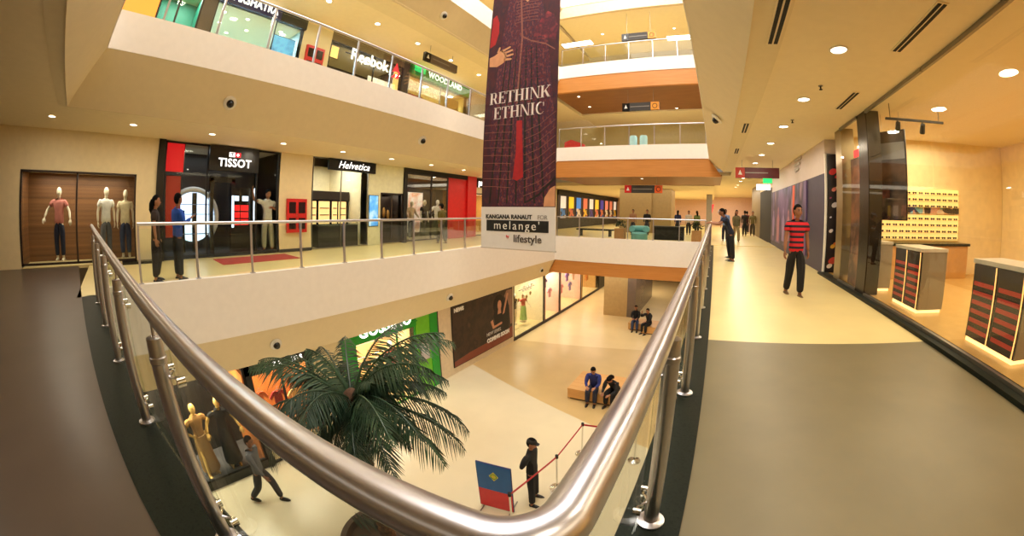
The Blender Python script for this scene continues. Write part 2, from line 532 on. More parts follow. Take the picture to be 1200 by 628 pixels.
# the near balustrade that wraps round the corner beside the camera
RX, RZ, RR = -0.132, 1.12, 0.0345
nb = thing('corner_balustrade', 'thick brushed steel handrail sweeping round the near corner on glass and posts', 'balustrade', (0, 0, 0))
rail = [(RX, 17.4, RZ), (RX, 10, RZ), (RX, 5, RZ), (RX, 2.5, RZ), (RX, 1.2, RZ), (RX, 0.7, RZ), (RX, 0.42, RZ)]
cx, cy, rc = RX - 0.09, 0.335, 0.09
for k in range(0, 10):
    a = math.radians(84.3 * k / 9)
    rail.append((cx + rc * math.cos(a), cy - rc * math.sin(a), RZ))
ex, ey = rail[-1][0], rail[-1][1]
c0 = near_y(ex) - ey
for x in (-0.32, -0.5, -1.0, -1.5, -2.2, -3.2, -4.5, -6.2, -8.0):
    rail.append((x, near_y(x) - c0, RZ))
def smooth_path(P, n=6):
    P = [Vector(p) for p in P]
    out = []
    for i in range(len(P) - 1):
        p0, p1, p2, p3 = P[max(0, i - 1)], P[i], P[i + 1], P[min(len(P) - 1, i + 2)]
        for j in range(n):
            t = j / n
            out.append(0.5 * ((2 * p1) + (p2 - p0) * t + (2 * p0 - 5 * p1 + 4 * p2 - p3) * t * t + (3 * p1 - p0 - 3 * p2 + p3) * t ** 3))
    out.append(P[-1])
    return out
part('handrail', MB().tube(smooth_path(rail[6:18], 4), RR, 28).tube(rail[:7], RR, 28).tube(rail[17:], RR, 28), STEEL, nb)
def near_post(x, y, ang):
    """round post with floor flange, pin under the rail and glass clamps; ang = direction of the glass line"""
    d = Vector((math.cos(ang), math.sin(ang), 0))
    m = MB().lathe((x, y, 0.012), [(0.0, 0), (0.068, 0), (0.068, 0.012), (0.04, 0.018), (0.036, 0.02), (0.036, 0.90), (0.040, 0.905), (0.040, 0.925), (0.036, 0.93), (0.036, 1.0), (0.0, 1.005)], 20)
    m.cyl((x, y, 1.0), (x, y, RZ - 0.03), 0.008, n=10)
    p = part('post', m, STEEL, nb)
    c = Vector((x, y, 0))
    o = Vector((-d.y, d.x, 0))
    if o.x * (-4 - x) + o.y * (8 - y) < 0:
        o = -o
    for z in (0.15, 0.85):
        k = MB()
        for s in (-1, 1):
            e = c + d * (0.085 * s) + o * 0.055
            k.tube([c + Vector((0, 0, z)) + o * 0.026, c + d * 0.05 * s + o * 0.062 + Vector((0, 0, z)), e + Vector((0, 0, z))], 0.007, 8)
            k.cyl(e + Vector((0, 0, z)) - o * 0.014, e + Vector((0, 0, z)) + o * 0.022, 0.02, n=14)
        part('glass_clamp', k, CHROME, p)
    return o
pr = [(RX, 1.39 + 1.475 * k) for k in range(11)]
pl = [(-1.68 - 1.42 * k) for k in range(5)]
for x, y in pr:
    near_post(x, y, PI / 2)
la = math.atan(NEAR_B)
for x in pl:
    near_post(x, near_y(x) - c0, la)
def pane(a, b):
    a, b = Vector((*a, 0)), Vector((*b, 0))
    d = (b - a).normalized()
    n = Vector((-d.y, d.x, 0)) * 0.006
    part('glass_pane', MB().prism([a + n, b + n, b - n, a - n], (0, 0, 0.05), (0, 0, 1.0)), GLASSN, nb)
gxr = RX - 0.055
ys = [0.42] + [y for _, y in pr] + [17.3]
for i in range(len(ys) - 1):
    pane((gxr, ys[i] + 0.03), (gxr, ys[i + 1] - 0.03))
xs = [-0.42] + pl + [-7.95]
for i in range(len(xs) - 1):
    pane((xs[i] - 0.03, near_y(xs[i]) - c0 + 0.055), (xs[i + 1] + 0.03, near_y(xs[i + 1]) - c0 + 0.055))

# ------------------------------------------------------------------ shop units (setting): solid walls and the rooms behind the fronts
def wall_x(name, y0, y1, z0, z1, m, x=XS, d=0.3):
    return struct(name, MB().cube((x - d, y0, z0), (x, y1, z1)), m)
def room(y0, y1, z0, z1, x, depth, m, mf=None, lamp=0.0, color=WARM):
    """open-fronted room behind the shop front plane x"""
    t = 0.08
    struct('wall_left', MB().cube((x - depth - t, y0, z0), (x - depth, y1, z1)), m)
    b = MB().cube((x - depth, y0 - t, z0), (x - 0.02, y0, z1)).cube((x - depth, y1, z0), (x - 0.02, y1 + t, z1))
    struct('wall_side', b, m)
    struct('ceiling', MB().cube((x - depth, y0, z1), (x - 0.02, y1, z1 + 0.06)), CEIL)
    struct('floor', MB().cube((x - depth, y0, z0 - 0.05), (x - 0.02, y1, z0 + 0.015)), mf or FLOORC)
    if lamp:
        area('shop_lamp', (x - depth * 0.45, (y0 + y1) / 2, z1 - 0.05), (depth * 0.5, (y1 - y0) * 0.8), lamp, color)
WINN = [1]
def window(y0, y1, z0, z1, x, frame=BLACKM, fw=0.04, g=GLASS, bars=()):
    WINN[0] += 1
    n = 'window_%d' % WINN[0]
    f = MB()
    f.cube((x - 0.05, y0, z0), (x + 0.01, y0 + fw, z1)).cube((x - 0.05, y1 - fw, z0), (x + 0.01, y1, z1))
    f.cube((x - 0.05, y0, z1 - fw), (x + 0.01, y1, z1)).cube((x - 0.05, y0, z0), (x + 0.01, y1, z0 + fw))
    for b in bars:
        f.cube((x - 0.05, b - fw / 2, z0), (x + 0.01, b + fw / 2, z1))
    o = struct(n, f, frame)
    struct('window_glass', MB().cube((x - 0.028, y0 + fw, z0 + fw), (x - 0.018, y1 - fw, z1 - fw)), g, o)
    return o
SLAT = pattern_mat('brown_slats', [(70, 44, 26), (150, 104, 62)], 1.0, 0.5, 'NOISE', (0, 0, 9))
DARKIN = mat('dark_interior', (22, 20, 22), 0.35)
TAN = mat('tan_interior', (214, 170, 100), 0.7, var=0.08, scale=2)
PALE = mat('pale_interior', (236, 222, 186), 0.7)
ORANGE = mat('orange_interior', (206, 120, 52), 0.6, var=0.2, scale=3)
COOLIN = mat('cool_interior', (172, 196, 204), 0.5)

# --- middle floor, far side (z 0 .. 3.15)
wall_x('wall_left', -7, -3.0, 0, CE, CREAM)
wall_x('wall_left', -3.0, 0.45, 2.2, CE, CREAM)
room(-3.0, 0.45, 0, 2.2, XS, 1.2, SLAT, None, 40)
window(-3.0, 0.45, 0.06, 2.2, XS, DKBROWN, 0.05, bars=(-1.3,))
wall_x('wall_left', 0.45, 1.11, 0, CE, CREAM)
struct('trim_21', MB().cube((XS - 0.05, 0.0, 0.0), (XS + 0.35, 1.0, 0.06)).cube((XS - .3, 1.05, 0), (XS + 0.06, 1.26, CE)), BLACK)
room(1.26, 5.1, 0, CE - 0.02, XS, 2.6, DARKIN, mat('dark_tiles', (92, 90, 92), 0.2), 26, (0.9, 0.95, 1.0))
window(1.26, 5.06, 0.05, CE - 0.02, XS, BLACKM, 0.05, bars=(2.62, 4.28))
struct('pillar_1', MB().cube((XS - 2.6, 5.1, 0), (XS + 0.02, 6.34, CE)), CREAM)
struct('baseboard_left', MB().cube((XS, 5.1, 0), (XS + 0.035, 6.34, 0.1)), CHAR)
room(6.34, 8.86, 0, CE, XS, 3.0, PALE, None, 90, (1, 0.93, 0.75))
window(6.38, 8.86, 0.03, CE - 0.02, XS, ALU, 0.02, bars=(7.6,))
struct('pillar_2', MB().cube((XS - 0.5, 8.86, 0), (XS, 9.5, CE)), mat('pale_green_white', (226, 226, 196), 0.6))
wall_x('wall_left', 9.5, 10.72, 2.05, CE, mat('pale_green_white', (226, 226, 196), 0.6))
room(9.5, 10.72, 0, 2.05, XS, 1.6, DKBROWN, None, 16)
window(9.5, 10.72, 0.05, 2.05, XS, DKBROWN, 0.06, bars=(10.1,))
struct('trim_22', MB().cube((XS - 0.3, 10.72, 0), (XS + 0.08, 10.9, CE)).cube((XS - 0.3, 10.9, 2.95), (XS + 0.06, 15.1, CE)), BLACKM)
room(10.9, 15.1, 0, 2.95, XS, 2.2, DKBROWN, FLOORC, 40)
window(10.9, 13.66, 0.03, 2.95, XS, DKBROWN, 0.05, bars=(12.5,))
struct('trim_23', MB().cube((XS - 0.1, 13.7, 0), (XS + 0.0, 15.1, 2.95)), RED)
struct('pillar_3', MB().cube((XS - 0.4, 15.1, 0), (XS + 0.1, 15.85, CE)), RED)
wall_x('wall_left', 15.85, 18.6, 2.3, CE, CREAM)
room(15.85, 18.6, 0, 2.3, XS, 2.0, TAN, None, 60)
window(15.85, 18.6, 0.03, 2.3, XS, BLACKM, 0.05, bars=(17.0,))
wall_x('wall_left', 18.6, 26.4, 0, CE, CREAM)
# --- upper floor, far side (z 4.6 .. 7.76)
def up(y0, y1, m, z0=4.6, z1=7.76, x=XS):
    wall_x('wall_left', y0, y1, z0, z1, m, x)
up(-7, -1.0, CREAM)
up(-1.0, 0.12, mat('orange_lit_panel', (236, 150, 62), emit=0.9))
room(0.12, 1.5, 4.6, 7.7, XS, 1.6, mat('teal_wall', (30, 132, 110), 0.5), None, 60, NEUT)
window(0.12, 1.5, 4.6, 7.7, XS, DKBROWN, 0.06, bars=(0.75,))
up(1.5, 1.95, mat('grey_brown', (104, 92, 84), 0.6))
room(1.95, 5.25, 4.6, 7.45, XS, 3.0, COOLIN, None, 170, (0.68, 0.86, 1.0))
window(1.95, 5.25, 4.62, 7.45, XS, BLACKM, 0.03, bars=(4.15,))
up(1.95, 5.25, BLACK, 7.45)
up(5.25, 6.45, CREAM)
room(6.45, 10.2, 4.6, 7.4, XS, 2.4, mat('umber_wall', (66, 44, 34), 0.6), None, 46)
window(6.45, 10.2, 4.62, 7.4, XS, BLACKM, 0.04, bars=(8.6,))
up(6.45, 10.2, mat('bronze_band', (120, 104, 74), 0.5), 7.4)
up(10.2, 10.55, mat('dark_olive', (70, 62, 42), 0.6))
room(10.55, 14.85, 4.6, 7.3, XS, 2.4, mat('straw_wall', (226, 206, 120), 0.7), None, 130)
window(10.55, 14.85, 4.62, 7.3, XS, ALU, 0.04, bars=(12.7,))
up(10.55, 14.85, GREEN, 7.3)
up(14.85, 15.1, BLACKM)
up(15.1, 26, mat('white_panel', (214, 208, 196), 0.6))
up(-7, 26, CREAM, 9.2, 12.4)
# --- ground floor, far side (z -4.6 .. -1.9)
ZT = -1.9
wall_x('wall_left', -7, -2.5, ZG, ZT, CREAM, XG)
room(-2.5, 2.35, ZG, ZT, XG, 1.6, mat('black_wall', (28, 24, 22), 0.5), mat('dark_tiles', (92, 90, 92), 0.2), 300)
struct('baseboard_left', MB().cube((XG - 0.1, -2.5, ZG), (XG + 0.02, 2.35, ZG + 0.22)), BLACK)
window(-2.5, 2.35, ZG + 0.22, ZT, XG, BLACKM, 0.05, bars=(0.0,))
room(2.35, 4.17, ZG, ZT - 0.25, XG, 1.8, ORANGE, None, 70)
struct('trim_24', MB().cube((XG - 0.2, 2.35, ZT - 0.28), (XG + 0.06, 4.2, ZT)).cube((XG - 0.2, 4.1, ZG), (XG + 0.06, 4.2, ZT)).cube((XG - 0.2, 2.35, ZG), (XG + 0.06, 2.47, ZT)), BLACK)
window(2.47, 4.1, ZG + 0.02, ZT - 0.28, XG, BLACKM, 0.05, bars=(3.3,))
struct('pillar_4', MB().cube((XG - 0.4, 4.2, ZG), (XG, 5.15, ZT)), CREAM)
room(5.6, 8.0, ZG, ZT - 0.3, XG, 2.2, mat('peach_wall', (240, 206, 150), 0.7), None, 120)
gf = MB()
for a, b in (((5.15, ZG), (5.6, ZT)), ((5.6, ZT - 0.3), (8.0, ZT))):
    gf.cube((XG - 0.3, a[0], a[1]), (XG + 0.05, b[0], b[1]))
struct('trim_25', gf, GREEN)
struct('trim_26', MB().cube((XG - 0.3, 8.0, ZG), (XG + 0.04, 8.62, ZT)), LIME)
struct('trim_27', MB().cube((XG - 0.3, 8.62, ZG), (XG + 0.06, 8.98, ZT)), GREEN)
window(5.6, 8.0, ZG + 0.02, ZT - 0.3, XG, GREEN, 0.04, bars=(7.2,))
struct('trim_28', MB().cube((XG - 0.3, 8.98, ZG), (XG + 0.02, 9.08, ZT)), CHAR)
struct('pillar_5', MB().cube((XG - 0.4, 9.08, ZG), (XG + 0.0, 14.1, ZT)), mat('stone_beige', (214, 196, 168), 0.6))
SH = [(14.16, 17.28, PALE), (17.4, 19.35, mat('rose_wall', (244, 206, 190), 0.7)), (19.45, 22.9, mat('rose_wall', (244, 206, 190), 0.7)), (23.1, 26.9, TAN)]
for a, b, m in SH:
    room(a, b, ZG + 0.1, ZT, XG, 1.8, m, None, 85)
    window(a, b, ZG + 0.1, ZT, XG, DKBROWN, 0.035)
    struct('baseboard_left', MB().cube((XG - 0.05, a - 0.06, ZG), (XG + 0.03, b + 0.06, ZG + 0.1)), DKBROWN)
wall_x('wall_left', 26.9, 40, ZG, ZT, mat('dark_olive', (70, 62, 42), 0.6), XG)

# --- our side: hoarding, steel columns and the glazed optician's shop
wall_hood = MB().cube((XW, 9.98, 2.62), (XW + 0.3, 19.4, CN)).cube((XW, 9.9, 3.12), (XW + 0.42, 9.98, CN))
struct('wall_right', wall_hood, mat('lilac_white', (214, 200, 196), 0.6, var=0.03))
struct('wall_right', MB().cube((XW, 10.0, 0), (XW + 0.3, 19.4, 2.62)), mat('slate_violet', (62, 56, 82), 0.5, var=0.08))
struct('wall_right', MB().cube((XW + 0.02, 19.4, 0), (XW + 0.3, 24.5, 2.9)), BLACKM)
struct('wall_right', MB().cube((XW + 0.02, 19.4, 2.9), (XW + 0.3, 24.5, CN)), CREAM)
struct('wall_right', MB().cube((XW + 0.02, 24.5, 0), (XW + 0.3, 30, CN)), mat('bronze_band', (120, 104, 74), 0.5))
struct('wall_right', MB().cube((5.0, 30, 0), (5.3, YE, CN)), TAN)
struct('trim_31', MB().cube((XW, 9.9, 0), (XW + 0.05, 9.98, 3.14)), PURE)
struct('sill_right', MB().cube((XW - 0.14, YB, 0), (XW + 0.14, 9.9, 0.05)), GRANITE)
struct('floor', MB().cube((XW + 0.14, YB, -0.2), (9, 9.9, 0.04)), mat('honey_floor', (206, 164, 96), 0.25))
struct('column_1', MB().cube((XW + 0.02, 8.55, 0.05), (XW + 0.34, 9.0, CN)), mat('bronze_steel', (148, 130, 96), 0.3, 0.8))
struct('column_2', MB().cube((XW + 0.0, 6.95, 0.05), (XW + 0.3, 7.42, CN)), mat('dark_bronze', (52, 44, 34), 0.25, 0.6))
struct('wall_shop', MB().cube((XW + 0.3, 9.42, 0), (9, 9.6, CN)), mat('yellow_wash_wall', (244, 224, 170), 0.6, var=0.05))
struct('wall_shop', MB().cube((8.8, YB, 0), (9, 9.4, CN)), mat('yellow_wash_wall', (244, 224, 170), 0.6, var=0.05))
WINN[0] += 1
def rwin(y0, y1):
    WINN[0] += 1
    f = MB().cube((XW - 0.02, y0, 0.05), (XW + 0.03, y1, 0.09)).cube((XW - 0.02, y0, CN - 0.06), (XW + 0.03, y1, CN))
    o = struct('window_%d' % WINN[0], f, ALU)
    struct('window_glass', MB().cube((XW, y0, 0.09), (XW + 0.012, y1, CN - 0.06)), GLASSR, o)
rwin(7.42, 8.55)
for k in range(6):
    rwin(6.95 - 2.3 * (k + 1), 6.95 - 2.3 * k - 0.02)
area('shop_lamp', (5.0, 6.5, CN - 0.08), (2.6, 5), 190, (1, 0.86, 0.6))
area('shop_lamp', (5.0, 0.5, CN - 0.08), (2.6, 5), 110, (1, 0.86, 0.6))
# --- far end of the middle floor
struct('pillar_6', MB().cube((-6.8, 26, 0), (-4.45, 27.6, CE)), mat('khaki_wall', (166, 142, 98), 0.6))
struct('pillar_7', MB().cube((-4.45, 26.2, 0), (-3.05, 28.6, CE)), mat('khaki_wall', (166, 142, 98), 0.6))
struct('column_3', MB().cube((-0.7, 33, 0), (-0.2, 33.5, CE)), GREY)
# --- ground floor kiosk block seen under the bridge
struct('pillar_8', MB().cube((-6.1, 20.3, ZG), (-4.7, 22.6, ZT)), mat('kiosk_stone', (186, 160, 112), 0.5))
struct('wall_kiosk', MB().cube((-4.7, 20.3, ZG), (-4.2, 26, ZT)), mat('grey_glass', (118, 104, 96), 0.25))

# ------------------------------------------------------------------ the hanging banner
BY = 9.0
bn = thing('hanging_banner', 'tall dark maroon fashion banner with a white foot panel, hanging in the void', 'banner', (-5.32, BY, 0.36))
bn.rotation_euler = (0, math.radians(-0.6), 0)
BW, BH = 1.21, 12.2
CLOTH = pattern_mat('maroon_brocade', [(34, 14, 30), (74, 20, 36), (50, 20, 42), (96, 34, 38)], 2.2, 0.7, 'NOISE', (1.5, 1, 0.8))
part('fabric', MB().cube((-BW, -0.012, 1.2), (BW, 0.012, BH)), CLOTH, bn)
part('foot_panel', MB().cube((-BW - 0.01, -0.016, 0), (BW + 0.01, 0.016, 1.2)), mat('banner_white', (222, 220, 222), 0.6, var=0.02), bn, 'white foot panel with black and grey lettering')
part('bottom_rod', MB().cyl((-BW - 0.03, 0, 0.0), (BW + 0.03, 0, 0.0), 0.02), LGREY, bn)
part('top_rod', MB().cyl((-BW - 0.05, 0, BH), (BW + 0.05, 0, BH), 0.03), ALU, bn)
for sx in (-1, 1):
    part('suspension_wire', MB().cyl((sx * BW * 0.9, 0, BH), (sx * BW * 0.9, 0, 16.6), 0.008, n=6), ALU, bn)
# printed picture: a standing figure in embroidered maroon dress, its hem, sash and hands
pic = MB()
def flat(pts, dy, m=0):
    pic.prism([(x, -0.012, z) for x, z in pts], (0, -dy, 0), (0, 0.0, 0), m)
flat([(-0.62, 1.24), (-1.0, 3.2), (-0.75, 6.2), (-0.55, 8.2), (0.5, 8.2), (0.85, 6.2), (1.15, 3.6), (1.0, 1.24)], 0.002, 0)
flat([(-0.14, 2.0), (0.0, 1.94), (0.2, 2.04), (0.17, 2.8), (0.12, 3.68), (-0.06, 3.68), (-0.05, 2.8)], 0.004, 1)      # red sash
flat([(-1.18, 6.2), (-0.98, 6.3), (-0.88, 6.7), (-0.9, 7.1), (-1.02, 7.4), (-1.15, 7.3)], 0.004, 1)
flat([(0.36, 6.22), (0.6, 6.3), (0.85, 6.15), (1.1, 6.05), (1.18, 6.5), (1.02, 6.95), (0.82, 7.1), (0.66, 6.95), (0.45, 6.6)], 0.004, 4)
for k in range(9):                                                                                     # gold hem lines
    z = 1.5 + 0.23 * k
    flat([(0.22, z), (0.7, z + 0.16), (1.18, z + 0.5), (1.18, z + 0.515), (0.7, z + 0.175), (0.22, z + 0.015)], 0.004, 2)
    flat([(-1.18, z + 0.3), (-0.7, z + 0.28), (-0.2, z + 0.24), (-0.2, z + 0.254), (-0.7, z + 0.294), (-1.18, z + 0.314)], 0.004, 2)
flat([(0.28, 1.3), (0.7, 1.5), (1.2, 1.95), (1.2, 2.05), (0.7, 1.57), (0.28, 1.34)], 0.005, 3)
flat([(-0.10, 4.2), (-0.05, 4.2), (0.02, 6.3), (-0.14, 8.1), (-0.19, 8.1), (-0.04, 6.3)], 0.004, 2)      # cord
flat([(0.0, 6.35), (0.3, 6.15), (0.8, 5.95), (1.1, 5.72), (1.1, 5.76), (0.8, 5.99), (0.3, 6.2), (0.0, 6.4)], 0.004, 2)
for k in range(7):                                                                                     # dark folds of the skirt
    x = -0.95 + 0.3 * k
    flat([(x, 1.3), (x + 0.05, 1.3), (x * 0.75 + 0.06, 3.6), (x * 0.55 + 0.03, 6.0), (x * 0.55, 6.0), (x * 0.75, 3.6)], 0.003, 3)
for k in range(12):                                                                                    # woven bands
    z = 4.9 + 0.115 * k
    flat([(-0.05, z), (0.5, z + 0.03), (0.85, z - 0.03), (0.85, z - 0.018), (0.5, z + 0.042), (-0.05, z + 0.012)], 0.0045, 4)
    flat([(-0.3, z + 2.0), (0.1, z + 2.02), (0.5, z + 1.98), (0.5, z + 1.995), (0.1, z + 2.035), (-0.3, z + 2.015)], 0.0045, 2)
part('printed_dress', pic, [pattern_mat('plum_print', [(30, 14, 38), (98, 26, 40), (48, 22, 56), (124, 56, 58), (40, 18, 44)], 9, 0.7, 'NOISE', (1.6, 1, .8)), mat('sash_red', (168, 26, 36), 0.7, var=0.15), mat('dull_gold_print', (138, 84, 76), 0.7), BLACKM, pattern_mat('rose_brocade', [(150, 36, 56), (70, 22, 46), (176, 60, 70)], 3, 0.7, 'NOISE')], bn)
hand = MB()
def hflat(pts):
    hand.prism([(x, -0.012, z) for x, z in pts], (0, -0.006, 0), (0, 0, 0))
hflat([(-1.14, 5.55), (-0.86, 5.5), (-0.62, 5.6), (-0.52, 5.85), (-0.72, 6.05), (-0.98, 5.9), (-1.16, 5.85)])
for i, (a, b) in enumerate((((-0.72, 6.0), (-0.42, 6.1)), ((-0.62, 5.92), (-0.33, 5.98)), ((-0.58, 5.8), (-0.30, 5.83)), ((-0.62, 5.7), (-0.36, 5.68)), ((-0.85, 5.98), (-0.8, 6.15)))):
    d = Vector((b[0] - a[0], b[1] - a[1])).normalized() * 0.04
    hflat([(a[0] + d.y, a[1] - d.x), (b[0] + d.y * .7, b[1] - d.x * .7), (b[0] + d.x * .6, b[1] + d.y * .6), (b[0] - d.y * .7, b[1] + d.x * .7), (a[0] - d.y, a[1] + d.x)])
part('printed_hand', hand, mat('printed_skin', (206, 150, 112), 0.7, var=0.1), bn, 'printed hand with spread fingers')
hand = MB()
hflat([(0.86, 1.22), (1.2, 1.22), (1.2, 1.78), (1.05, 1.7), (0.88, 1.45)])
part('printed_elbow', hand, MATS['printed_skin'], bn)
hand = MB()
hflat([(-0.12, 7.85), (0.1, 7.62), (0.32, 7.85), (0.4, 8.6), (-0.2, 8.6)])
part('printed_neckline', hand, MATS['printed_skin'], bn)
hand = MB()
hflat([(0.75, 7.95), (0.98, 7.8), (1.12, 8.0), (1.0, 8.5), (0.8, 8.4)])
part('printed_raised_hand', hand, MATS['printed_skin'], bn)
# display capitals with thick stems, hairlines and serifs
def didone(s, h, x, z, mb, gap=0.16):
    """letters R E T H I N K C of cap height h, centred on x, on base line z"""
    W = {'R': .78, 'E': .70, 'T': .74, 'H': .86, 'I': .40, 'N': .86, 'K': .84, 'C': .76, ' ': .4}
    tot = sum(W[c] for c in s) * h + gap * h * (len(s) - 1) * 0.4
    px = x - tot / 2
    T, t, sf = .17, .045, .07
    for c in s:
        w = W[c]
        def R(x0, z0, x1, z1):
            mb.cube((px + x0 * h, -0.024, z + z0 * h), (px + x1 * h, -0.012, z + z1 * h))
        def P(pts):
            mb.prism([(px + a * h, -0.024, z + b * h) for a, b in pts], (0, 0, 0), (0, 0.012, 0))
        def stem(a):
            R(a, 0, a + T, 1); R(a - sf, 0, a + T + sf, t); R(a - sf, 1 - t, a + T + sf, 1)
        def thin(a):
            R(a, 0, a + t, 1); R(a - sf, 0, a + t + sf, t); R(a - sf, 1 - t, a + t + sf, 1)
        if c == 'I': stem(.11)
        elif c == 'T':
            stem(.28); R(.0, 1 - t, .74, 1); R(0, .76, t, 1); R(.74 - t, .76, .74, 1)
        elif c == 'H':
            stem(.08); stem(.6); R(.2, .5, .62, .5 + t)
        elif c == 'E':
            stem(.08); R(.1, 0, .66, t); R(.1, 1 - t, .64, 1); R(.2, .5, .46, .5 + t); R(.66 - t, 0, .66, .26); R(.64 - t, .76, .64, 1); R(.46 - t, .4, .46, .64)
        elif c == 'N':
            thin(.08); thin(.74); P([(.06, 1), (.22, 1), (.785, 0), (.66, 0)])
        elif c == 'K':
            stem(.08); P([(.22, .42), (.26, .42), (.76, .98), (.7, .98)]); P([(.34, .54), (.46, .66), (.82, 0), (.62, 0)]); R(.6, 0, .86, t); R(.58, 1 - t, .84, 1)
        elif c == 'R':
            stem(.08); P([(.2, .96), (.5, .96), (.5, 1), (.2, 1)]); P([(.2, .46), (.5, .46), (.5, .5), (.2, .5)])
            P([(.46, .46), (.6, .52), (.66, .73), (.6, .94), (.46, 1), (.5, .88), (.5, .58)])
            P([(.36, .48), (.52, .48), (.74, 0), (.58, 0)]); R(.58, 0, .8, t)
        elif c == 'C':
            out = [(.38 + .36 * math.cos(a), .5 + .5 * math.sin(a)) for a in [math.radians(v) for v in range(40, 321, 20)]]
            inn = [(.46 + .30 * math.cos(a), .5 + .45 * math.sin(a)) for a in [math.radians(v) for v in range(40, 321, 20)]]
            for i in range(len(out) - 1):
                P([out[i], out[i + 1], inn[i + 1], inn[i]])
            R(.66, .66, .70, .96)
        px += w * h + gap * h * 0.4
lt = MB()
didone('RETHINK', 0.365, -0.02, 4.28, lt)
didone('ETHNIC', 0.365, -0.02, 3.80, lt)
part('lettering', lt, mat('banner_letters', (232, 222, 222), 0.6, var=0.0), bn, 'white serif lettering')
INK = mat('ink_black', (16, 16, 18), 0.5, var=0)
text('KANGANA RANAUT', 0.165, INK, bn, (-0.27, -0.02, 0.915), bold=0.005, space=1.02)
text('FOR', 0.165, mat('ink_grey', (150, 148, 150), 0.6, var=0), bn, (0.83, -0.02, 0.915))
part('name_plate', MB().cube((-1.02, -0.022, 0.50), (1.02, -0.014, 0.82)), INK, bn, 'black name plate')
text("melange'", 0.34, PURE, bn, (0.0, -0.026, 0.665), space=1.28, bold=-0.002)
text('lifestyle', 0.30, mat('ink_dark_grey', (74, 66, 64), 0.6, var=0), bn, (0.36, -0.02, 0.30), bold=0.003)
text('by', 0.11, RED, bn, (-0.28, -0.02, 0.36))

# ------------------------------------------------------------------ shop signs
def sign_box(label, y0, y1, z0, z1, x, m, depth=0.12, name='shop_sign'):
    t = thing(name, label, 'sign', (x, (y0 + y1) / 2, (z0 + z1) / 2))
    w, h = (y1 - y0) / 2, (z1 - z0) / 2
    part('sign_case', MB().cube((0, -w, -h), (depth, w, h)), m, t)
    return t
t = sign_box('square black watch shop sign with white capitals and a small red and white emblem', 2.62, 4.26, 2.42, CE - 0.03, XS + 0.04, BLACK)
text('TISSOT', 0.32, LETW, t, (0.125, 0.02, -0.12), EAST, bold=0.006, space=1.08)
em = MB().cube((0, -0.19, 0), (0.012, 0.0, 0.13))
part('emblem', em, LETW, t).location = (0.12, 0.0, 0.06)
part('emblem', MB().cube((0, 0.0, 0), (0.012, 0.19, 0.13)), mat('lit_red', (230, 50, 60), emit=1.2), t).location = (0.12, 0.0, 0.06)
part('emblem_letter', MB().cube((0.012, -0.16, 0.09), (0.016, -0.03, 0.115)).cube((0.012, -0.11, 0.015), (0.016, -0.08, 0.115)), NAVY, t).location = (0.12, 0.0, 0.06)
part('emblem_cross', MB().cube((0.012, 0.08, 0.02), (0.016, 0.11, 0.11)).cube((0.012, 0.05, 0.05), (0.016, 0.14, 0.08)), LETW, t).location = (0.12, 0.0, 0.06)
t = sign_box('wide black fascia sign with flowing white script over the bright watch store', 6.94, 9.08, 2.74, CE - 0.02, XS + 0.05, BLACKM)
text('Helvetica', 0.36, LETW, t, (0.125, 0.02, 0.0), EAST, shear=0.35, bold=0.0, space=1.05)
t = sign_box('black shop sign half hidden behind the banner, white rounded lowercase letters', 15.9, 18.3, 2.62, CE - 0.05, XS + 0.002, BLACK)
text('promod', 0.42, LETW, t, (0.125, -1.12, 0.0), EAST, bold=0.02, align='LEFT')
t = sign_box('navy and black fascia sign with white capitals over the bright upper store', 1.95, 5.25, 7.34, 7.74, XS + 0.02, NAVY)
part('dark_end', MB().cube((0.01, 0.62, -0.22), (0.14, 1.66, 0.2)), BLACK, t)
text('NAKSHATRA', 0.36, LETW, t, (0.13, -0.5, 0.04), EAST, bold=0.01, sx=0.88, space=1.05)
t = thing('shop_sign', 'white sports shop lettering with a red triangular emblem on the upper floor', 'sign', (XS + 0.04, 8.4, 7.1))
part('mounting_rail', MB().cube((0, -1.3, -0.02), (0.03, 1.5, 0.02)), CHAR, t)
text('Reebok', 0.62, LETW, t, (0.05, -0.1, 0.0), EAST, bold=0.012)
em = MB()
for a, b, z0, z1 in ((1.06, 1.22, -0.34, -0.14), (1.30, 1.46, -0.34, 0.0)):
    em.prism([(0.05, a, z0), (0.05, b, z0), (0.05, (a + b) / 2 + 0.12, z1)], (0, 0, 0), (0.03, 0, 0))
em.prism([(0.05, 1.1, -0.1), (0.05, 1.3, 0.34), (0.05, 1.5, -0.1), (0.05, 1.34, -0.02)], (0, 0, 0), (0.03, 0, 0))
part('emblem', em, mat('lit_red', (230, 50, 60), emit=1.2), t, 'red triangular emblem')
t = sign_box('long bright green fascia sign with white capitals on the upper floor', 10.57, 14.84, 7.22, 7.74, XS + 0.02, GREEN)
text('WOODLAND', 0.38, LETW, t, (0.125, 0.15, 0.02), EAST, bold=0.012, space=1.1)
part('lit_panel', MB().cube((0.12, -2.0, -0.05), (0.13, -1.3, 0.2)), LETG, t)
t = thing('shop_sign', 'white rounded letters over the green shop, upper halves hidden by the beige bulkhead', 'sign', (XG + 0.056, 6.75, -1.93))
part('mounting_rail', MB().cube((-0.005, -1.3, -0.14), (0.01, 1.3, -0.10)), GREEN, t)
text('GOSSINO', 0.44, LETW, t, (0.02, 0, 0), EAST, bold=0.012, space=1.1)
t = thing('shop_sign', 'four leaning pale letters over the cream window beside the dark poster', 'sign', (XG + 0.016, 15.35, -2.27))
part('mounting_rail', MB().cube((-0.005, -0.8, -0.02), (0.01, 0.8, 0.02)), LGREY, t)
text('ELLE', 0.34, PURE, t, (0.02, 0, 0), EAST, bold=0.01, space=1.5, shear=0.2)
